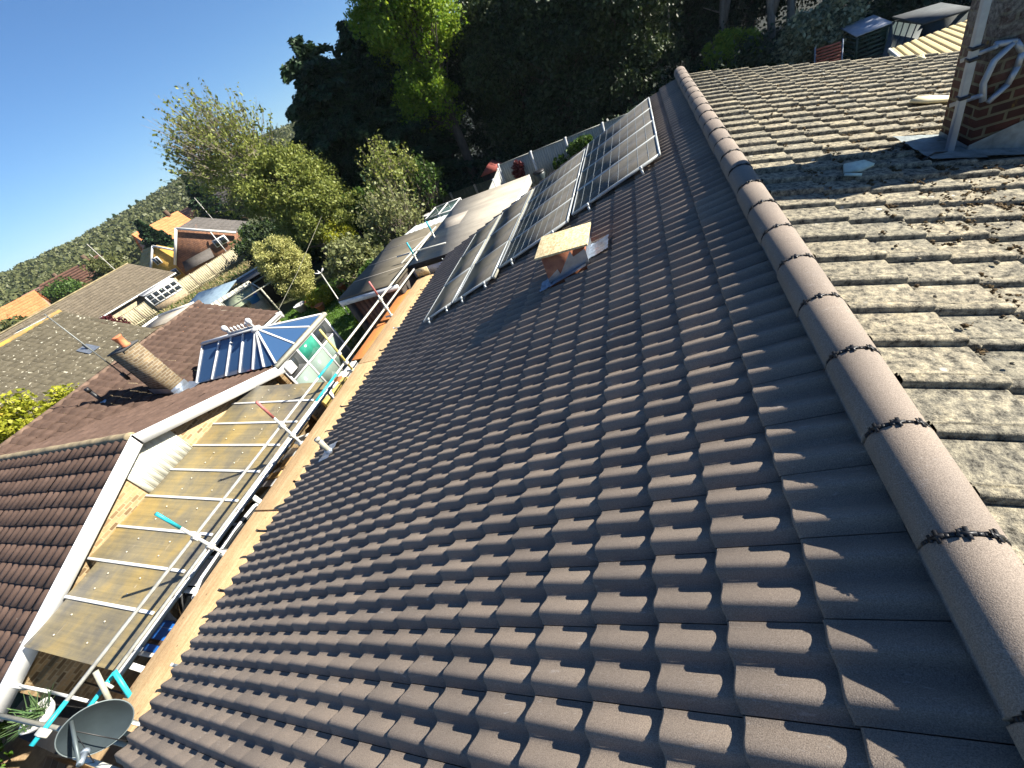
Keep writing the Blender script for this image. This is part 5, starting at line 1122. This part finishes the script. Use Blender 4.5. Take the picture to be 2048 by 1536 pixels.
mb = MB(); mb.prism([(-47.65,30.45,2.35),(-57.0,31.9,2.35),(-52.5,30.5,4.8)], (-.15,-.1,0)); mb.build('gable_wall', m_brickst, hd)
sun_ = thing('sun_room', 'white-framed sun room along the side of the long grey-brown roof', 'sun room', (-48.2,27.6,0))
su = np.array((.41,.912,0)); so = np.array((-48.1,25.3,0)) + su*1.0
glazed('d', so, su, [0,.6,1.2,1.8,2.4,3.0], [1.0,1.5,2.0], sun_, [m_win], .13, .08)
MB().prism([so+(0,0,2.1), so+su*3.1+(0,0,2.1), so+su*3.1+(-1.2,.3,2.3), so+(-1.2,.3,2.3)], (0,0,.06)).build('roof', m_white, sun_)
MB().prism([so+(0,0,0), so+su*3.1, so+su*3.1+(-.2,.1,0), so+(-.2,.1,0)], (0,0,.96)).build('dwarf_wall', m_brickst, sun_)
he = thing('yellow_gable_house', 'house with a yellow tile-hung gable and white windows beyond the long roof', 'house', (-57,37,0))
m_ygab = brickmat('yellow_tile_hanging', (.66,.42,.10), (.50,.30,.07), (.42,.28,.08), .3, .16, 0, .2)
G0, G1, G2 = np.array((-57.6,34.4,2.4)), np.array((-53.2,36.6,3.3)), np.array((-55.3,35.9,5.0))
mb = MB(); mb.prism([G0-(0,0,2.4), G1-(0,0,3.3), G1, G2, G0+(0,0,.15)], (-.3,.6,0)); mb.build('gable_wall', m_ygab, he)
hroof('front_roof', he, G2+(-6,-.6+3,.1), G2+(0.1,-.1,.1), G0+(-6,1.6,.2), G0+(0,-.1,.2), m_rlich, 8, 18)
hroof('back_roof', he, G2+(-6,2.4,.1), G2+(0.1,-.1,.1), G1+(-6,5,0), G1+(.1,0,.05), m_rgrey2, 6, 14)
mb = MB(); mb.beam(G2+(.12,-.15,.1), G1+(.15,-.1,.05), .06, .22); mb.beam(G2+(.05,-.15,.1), G0+(0,-.15,.2), .06, .2); mb.build('bargeboard', m_whitep, he)
fo = np.array((-55.9,35.18,0)); fu = unit(G1*np.array((1,1,0))-G0*np.array((1,1,0)))
for a, z0 in ((.3,1.3),(1.6,1.3),(.95,3.2)):
    mb = MB(); q0 = fo+fu*(a-1.2)+np.array((.03,-.06,0)); mb.prism([q0+(0,0,z0), q0+fu*.75+(0,0,z0), q0+fu*.75+(0,0,z0+.85), q0+(0,0,z0+.85)], (.02,-.04,0)); w_ = mb.build('window', m_whitep, he)
    q1 = q0+fu*.08+np.array((.022,-.045,0)); mb = MB(); mb.prism([q1+(0,0,z0+.08), q1+fu*.27+(0,0,z0+.08), q1+fu*.27+(0,0,z0+.77), q1+(0,0,z0+.77)], (.006,-.01,0)); q2 = q1+fu*.32; mb.prism([q2+(0,0,z0+.08), q2+fu*.27+(0,0,z0+.08), q2+fu*.27+(0,0,z0+.77), q2+(0,0,z0+.77)], (.006,-.01,0)); mb.build('pane', m_win, w_)
hf = thing('tile_hung_house', 'house with a brown tile-hung gable edged in white, below the dark cypress', 'house', (-50,37,0))
F0, F1, F2 = np.array((-53.0,34.7,2.5)), np.array((-46.6,39.2,2.5)), np.array((-51.6,37.1,6.05))
F2 = np.array((-50.6,36.4,5.55))
m_hang = brickmat('brown_tile_hanging', (.30,.15,.085), (.19,.10,.065), (.10,.06,.045), .3, .18, 0, .4)
mb = MB(); mb.prism([F0*np.array((1,1,0)), F1*np.array((1,1,0)), F1, F2, F0], (-.2,.3,0)); mb.build('gable_wall', m_hang, hf)
bk = np.array((-5.0,7.0,0.))
hroof('left_roof', hf, F2+bk, F2, F0+bk, F0, m_rdark, 10, 22); hroof('right_roof', hf, F2+bk, F2, F1+bk, F1, m_rdark, 10, 22)
mb = MB(); mb.beam(F2+(.08,-.12,.05), F0+(.08,-.12,.05), .08, .26); mb.beam(F2+(.08,-.12,.05), F1+(.08,-.12,.05), .08, .26); mb.build('bargeboard', m_whitep, hf)
mb = MB(); pp = F2*.45+F1*.55+np.array((.15,-.2,-.1)); mb.tube([pp, pp+(.2,-.3,-2.6)], .05, 6); mb.build('drainpipe', m_whitep, hf)
fu2 = unit((F1-F0)*np.array((1,1,0))); q0 = F0*np.array((1,1,0))+fu2*5.0+np.array((.03,-.08,0)); mb = MB(); mb.prism([q0+(0,0,2.1), q0+fu2*1.6+(0,0,2.1), q0+fu2*1.6+(0,0,2.95), q0+(0,0,2.95)], (.03,-.05,0)); w_ = mb.build('window', m_whitep, hf)
mb = MB()
for k in range(2): q1 = q0+fu2*(.1+.76*k)+np.array((.033,-.055,0)); mb.prism([q1+(0,0,2.2), q1+fu2*.62+(0,0,2.2), q1+fu2*.62+(0,0,2.85), q1+(0,0,2.85)], (.006,-.01,0))
mb.build('pane', m_win, w_)
mb = MB(); mb.prism([F0+(1.2,-.5,-1.0), F0+(4.2,1.6,-1.0), F0+(3.6,2.4,-.1), F0+(.7,.4,-.1)], (0,0,.06)); mb.build('porch_roof', m_rdark, hf)
# timber fence between the long-roofed house and the grass bank
fence('weathered timber fence in front of the sun room, one fresh orange panel', (-50.6,19.6), (-44.0,36.0), 1.7, 9, M('fence_straw', (.36,.32,.21), .9, .25, 4, 40, .3), m_timber, boards=9)
# shed, lean-to frames and blue tub behind the main brown roof
sd = thing('slate_shed', 'shed with a blue-grey sheet roof behind the brown main roof', 'shed', (-26,15.8,0))
m_slate = M('blue_grey_sheet', (.16,.22,.27), .35, .3, 5, 30, .2, stretch=(.5,3,1))
mb = MB(); mb.prism([(-29.6,15.4,1.75),(-24.9,15.3,1.75),(-24.6,17.9,2.35),(-28.9,18.3,2.35)], (0,0,.05)); mb.build('sheet_roof', m_slate, sd)
mb = MB(); mb.prism([(-29.3,15.6,0),(-25.1,15.5,0),(-24.8,17.7,0),(-28.7,18.1,0)], (0,0,1.72)); mb.build('wall', m_timber, sd)
scn = thing('striped_screen', 'pale slatted screen striped with shadows beside the slate shed', 'screen', (-22.8,15.6,0))
mb = MB(); s0, s1 = np.array((-24.9,14.9,1.0)), np.array((-23.1,17.4,1.0))
for k in range(12): a = s0*(1-k/12)+s1*k/12; c = s0*(1-(k+.9)/12)+s1*(k+.9)/12; mb.prism([a, c, c+(-.35,.25,1.15), a+(-.35,.25,1.15)], (.02,.02,.02))
mb.build('slats', M('pale_slat', (.56,.55,.45), .8, .2), scn)
mb = MB(); mb.beam(s0-(0,0,1), s0+(-.3,.2,1.1), .08,.08); mb.beam(s1-(0,0,1), s1+(-.3,.2,1.1), .08,.08); mb.build('post', m_timber, scn)
tub = thing('blue_tub', 'bright blue plastic tub beside the striped screen', 'tub', (-22.6,16.4,0)); MB().lathe((-22.6,16.4,1.25), [(.26,0),(.34,.36),(.37,.38),(.33,.38),(.25,.05)], 16).build('tub', m_blu, tub); MB().box((-22.9,16.1,0),(-22.3,16.7,1.24)).build('stand', m_timber, tub)
frm = thing('netting_cage', 'pale timber frame with netting next to the blue tub', 'frame', (-21.5,16.2,0))
mb = MB()
for x, y in ((-22.4,14.6),(-21.3,16.2),(-20.4,17.6)):
    mb.beam((x,y,0),(x,y,1.9), .07, .07); mb.beam((x,y,1.9),(x-1.5,y+1.0,2.05), .06, .06)
mb.beam((-22.4,14.6,1.9),(-20.4,17.6,1.9), .06,.06); mb.beam((-23.9,15.6,2.05),(-21.9,18.6,2.05), .07,.07); mb.build('timber', m_cream, frm)
mb = MB(); mb.prism([(-23.9,15.6,2.0),(-22.9,17.1,2.0),(-22.4,16.3,1.5),(-23.2,15.0,1.5)], (0,0,.02)); mb.build('panel', M('pale_green_net', (.30,.34,.22), .9, .3), frm)
ds = thing('dark_shed', 'dark open-fronted shed with a white roof edge left of the golden conifer', 'shed', (-23.5,20.2,0))
mb = MB(); mb.prism([(-25.6,18.4,2.15),(-23.9,17.7,2.1),(-21.6,20.8,2.1),(-23.0,21.6,2.15)], (0,0,.05)); mb.build('flat_roof', M('dark_shed_roof', (.03,.035,.045), .7), ds)
mb = MB(); mb.beam((-25.6,18.4,2.24),(-23.0,21.6,2.24), .10,.10); mb.build('roof_edge', m_whitep, ds); mb = MB(); mb.prism([(-25.4,18.6,0),(-24.8,18.4,0),(-22.6,21.2,0),(-23.0,21.5,0)], (0,0,2.1)); mb.build('wall', M('shed_black', (.02,.02,.02), .9), ds)
bush('maroon_shrub', 'dark maroon shrub below the eave of the long grey-brown roof', (-49.0,22.6,1.3), (1.3,1.3,1.3), L['maroon'], 101, .13, 50, 60, .28)
bush('garden_bush', 'large golden bush with a reddish top at the left edge over the main roof', (-20.9,4.6,2.8), (1.7,2.2,1.8), L['yellow'], 102, .09, 150, 110, .17)
bush('garden_bush', 'reddish young growth on top of the golden bush at the left edge', (-21.0,4.2,4.3), (.7,.8,.5), L['bronze'], 103, .08, 40, 60, .28)
# far houses among the trees
def farhouse(label, c, w, l, rot, zr, ze, rmat, wmat, chim=True):
    ca, sa = math.cos(rot), math.sin(rot); T = lambda x, y, z: np.array((c[0]+x*ca-y*sa, c[1]+x*sa+y*ca, z)); h = thing('far_house', label, 'house', (c[0],c[1],0), 'far houses below the wooded hill')
    tiled_patch(MB(), T(-l/2,0,zr), T(l/2,0,zr), T(-l/2,-w/2,ze), T(l/2,-w/2,ze), 10, 20, .05, .04, 3, 2, .01, True).build('front_roof', rmat, h)
    tiled_patch(MB(), T(-l/2,0,zr), T(l/2,0,zr), T(-l/2,w/2,ze), T(l/2,w/2,ze), 10, 20, .05, .04, 3, 2, .01, True).build('back_roof', rmat, h)
    mb = MB(); q = [T(-l/2+.3,-w/2+.4,0),T(l/2-.3,-w/2+.4,0),T(l/2-.3,w/2-.4,0),T(-l/2+.3,w/2-.4,0)]; mb.prism(q, (0,0,ze+.1))
    for x in (-l/2+.3, l/2-.5): mb.prism([T(x,-w/2+.4,ze),T(x,w/2-.4,ze),T(x,0,zr-.25)], (T(.2,0,0)-T(0,0,0)))
    mb.build('wall', wmat, h)
    for x in (-l*.25, l*.2):
        a = T(x,-w/2+.37,1.0); e_ = T(x+1.3,-w/2+.37,1.0); nn = (T(0,-1,0)-T(0,0,0))*.03; MB().prism([a,e_,e_+(0,0,1.1),a+(0,0,1.1)], nn).build('window', m_whitep, h)
    if chim:
        p = T(l*.3,0,0); mb = MB(); mb.box((p[0]-.35,p[1]-.35,zr-.6),(p[0]+.35,p[1]+.35,zr+1.1)); mb.build('chimney', m_brickred, h)
m_pink = M('warm_wall', (.42,.26,.18), .9, .2, 4); m_dkw = M('dark_wall', (.10,.06,.05), .9)
farhouse('orange hipped-looking roof among trees at the far left, above the long roof', (-112,44,0), 9, 8.5, R(60), 6.6, 2.6, m_rorange, m_pink, False)
farhouse('brown-roofed house with a dark gable left of the round bush on the skyline of roofs', (-116,58,0), 9, 15, R(25), 7.0, 2.6, roofmat('red_brown_far', (.22,.11,.07), (.32,.17,.11)), m_dkw)
farhouse('bright orange roof house below the wooded hill, right of the leaning cypress', (-103,72,0), 9, 11, R(75), 7.4, 2.8, m_rorange, m_pink)
farhouse('smaller orange and brown roof behind the bright orange roof house', (-104,82,0), 8, 8, R(10), 7.2, 3.0, roofmat('brown_far', (.16,.09,.07), (.22,.13,.10)), m_pink)
farhouse('dark brown roof half hidden right of the dark cypress', (-88,84,0), 9, 12, R(30), 7.6, 3.0, m_rdark, m_pink)
farhouse('low pinkish roof behind the brown-roofed house with the dark gable', (-150,68,0), 9, 14, R(25), 6.8, 2.6, roofmat('pink_far', (.34,.19,.14), (.42,.25,.19)), m_pink)
farhouse('grey roof with a dark skylight at the far left behind the lichened ridge', (-58,20,0), 7, 9, R(98), 4.9, 2.5, m_rgrey2, m_brickst, False)
for lab, p, H, r, sd in (('dark leaning cypress in front of the bright orange roof', (-84,56), 8.6, 3.3, 110), ('dark cypress behind the tile-hung gable', (-73,61), 11.0, 3.6, 111)):
    conifer('cypress_tree', lab, (*p,0), H, r, L['conifer'], sd, z0=.5, size=.34, dens=.55, droop=.1)
FT = 'trees among the far houses'
ft = [('round olive tree between the brown house and the leaning cypress',(-86,47),7.2,3.8,'olive'),('big green tree at the far left edge',(-78,25),7.0,5.0,'far'),('big green tree at the left edge in front of the orange roof',(-70,24.5),5.6,4.0,'olive'),
      ('green tree between the far orange roof and the brown house',(-112,52),6.4,4.5,'mid'),('spreading green tree left of the far orange roof',(-118,38),8.0,6.0,'far'),('tree between the cypress and the bright orange roof',(-90,74),7.0,4.0,'olive'),
      ('pale green tree behind the tile-hung gable',(-68,64),7.5,4.0,'far'),('green tree above the dark brown roof',(-92,92),9.0,5.0,'mid'),('reddish bare shrub behind the white-edged gable',(-60,60),6.4,3.0,'bronze'),('green tree behind the low pinkish roof',(-158,78),9,7,'far'),('wide green tree at the foot of the hill, far left',(-150,52),9,8,'mid'),('dark green bush at the corner of the yellow gable house',(-63,44),4.2,2.4,'mid')]
for i, (lab, p, H, r, lf) in enumerate(ft):
    x, y = p; tree('far_tree', lab, (x,y,0), .25, [((x,y,H*.55),(r,r*.95,H*.46),60,80,r*.30,.30)], L[lf], m_bark, 120+i, FT, frac=.3)
bush('hedge_bush', 'dark shadowed bushes between the tile-hung house and the grass bank', (-40.5,36.0,1.2), (3.2,3.0,1.9), L['mid'], 140, .17, 90, 90, .2, 'bushes')
bush('hedge_bush', 'dark thicket between the grass bank and the pale spring tree', (-32.5,29.5,1.6), (3.4,3.0,2.2), L['holly'], 141, .16, 90, 90, .2, 'bushes')
bush('hedge_bush', 'green thicket at the foot of the pale spring tree', (-25.5,25.0,1.5), (3.0,2.6,1.8), L['mid'], 142, .14, 90, 90, .2, 'bushes')
bush('hedge', 'green hedge at the bottom left corner below the scaffold end', (-13.9,-2.4,1.0), (1.3,1.0,1.15), L['grass'], 143, .07, 90, 110, .2, 'hedge')
for lab, p, h in (('thin pale telegraph pole among the far roofs', (-72,40), 8.4), ('leaning pale lamp post left of the tile-hung gable', (-66,54), 7.6), ('thin pale pole in front of the dark gable house', (-95,52), 7.6)):
    tag(MB().tube([(*p,0),(p[0]-.1,p[1],h)], [.06,.035], 8).build('telegraph_pole', M('pole_grey', (.42,.40,.36), .8), None, base=(*p,0)), lab, 'pole', 'poles among the far houses')

# ------------------------------------------------------------------ wooded hill
g = np.random.default_rng(77); Q = []
az = R(1)*g.uniform(-80, -22, 3600); d = 175 + 265*g.random(3600)**.75; X, Y = d*np.sin(az), d*np.cos(az); Zb = hillh(X, Y)
for x, y, z in zip(X, Y, Zb):
    r = g.uniform(3.0, 5.6); h = g.uniform(5, 8.5); n = 64; q = unit(g.normal(size=(n,3))); q[:,2] = np.abs(q[:,2])*1.0-.15
    Q.append(np.array((x,y,z+h-3.6)) + q*np.array((r,r,3.6))*g.uniform(.75,1.1,(n,1)))
P = np.vstack(Q)
tag(quads('hill_wood', leafquads(P, 1.15, g, .35, 1.3), L['far']), 'woodland covering the distant hillside', 'woodland', None, 'stuff')
for i in range(15):
    a = R(-57.5+.72*i + g.normal(0,.35)); d = 408+g.normal(0,6); x, y = d*math.sin(a), d*math.cos(a); z = float(hillh(x, y)); H = g.uniform(8, 11.5)
    conifer('skyline_pine', 'small dark pine standing clear on the distant hill skyline', (x,y,z-1), H, 2.1, L['mid'], 200+i, 'pines on the hill skyline', z0=3, size=.8, dens=.16, droop=.2)

# ------------------------------------------------------------------ the air between us and the hill
mh = bpy.data.materials.new('haze_air'); mh.use_nodes = True; nt = mh.node_tree; nt.nodes.clear()
oh = nt.nodes.new('ShaderNodeOutputMaterial'); pv = nt.nodes.new('ShaderNodeVolumePrincipled'); nt.links.new(pv.outputs[0], oh.inputs['Volume'])
pv.inputs['Color'].default_value = (.72,.86,1,1); pv.inputs['Density'].default_value = HAZE; pv.inputs['Anisotropy'].default_value = .2
if HAZE: tag(MB().box((-650,-650,-1.2), (650,650,60)).build('haze', mh), None, None, None, 'stuff')
# ------------------------------------------------------------------ camera, sun, sky
cam = bpy.data.cameras.new('camera'); co = bpy.data.objects.new('camera', cam); COL.objects.link(co)
cam.sensor_width = 36; cam.lens = 36*816.330/2048; cam.clip_end = 4000; cam.clip_start = .05
MR = np.array([[0.90794093,0.19586146,-0.37051525],[-0.14235516,-0.68738634,-0.71220434],[-0.3941805,0.69938423,-0.59622431]])
m4 = Matrix.Identity(4)
for i in range(3):
    m4[i][0] = MR[0][i]; m4[i][1] = -MR[1][i]; m4[i][2] = -MR[2][i]
m4.translation = Vector((-0.30923734, -0.6611907, 6.50034896)); co.matrix_world = m4; SC.camera = co
EL, AZ = R(SUN_EL), R(SUN_AZ)
sd_ = Vector((math.sin(AZ)*math.cos(EL), math.cos(AZ)*math.cos(EL), math.sin(EL)))
sl_ = bpy.data.lights.new('sun', 'SUN'); sl_.energy = 5.0; sl_.angle = R(.53); sl_.color = (1, .93, .82)
so_ = bpy.data.objects.new('sun', sl_); COL.objects.link(so_); so_.rotation_euler = sd_.to_track_quat('Z', 'Y').to_euler(); so_.location = (20, 10, 30)
wd = bpy.data.worlds.new('World'); SC.world = wd; wd.use_nodes = True; nt = wd.node_tree; nt.nodes.clear()
ow = nt.nodes.new('ShaderNodeOutputWorld'); bg = nt.nodes.new('ShaderNodeBackground'); sk = nt.nodes.new('ShaderNodeTexSky')
sk.sky_type = 'NISHITA'; sk.sun_disc = False; sk.sun_elevation = EL; sk.sun_rotation = AZ; sk.altitude = 50; sk.air_density = SKY_AIR; sk.dust_density = SKY_DUST; sk.ozone_density = SKY_OZ
bg.inputs[1].default_value = SKY_STR; nt.links.new(sk.outputs[0], bg.inputs[0]); nt.links.new(bg.outputs[0], ow.inputs[0])
vs_ = SC.view_settings; vs_.view_transform = 'Standard'; vs_.look = 'None'; vs_.exposure = EXPO; vs_.gamma = 1; vs_.use_curve_mapping = False
SC.render.engine = 'CYCLES'; SC.cycles.max_bounces = 6; SC.cycles.diffuse_bounces = 3; SC.cycles.glossy_bounces = 3; SC.cycles.transparent_max_bounces = 8; SC.cycles.use_denoising = True
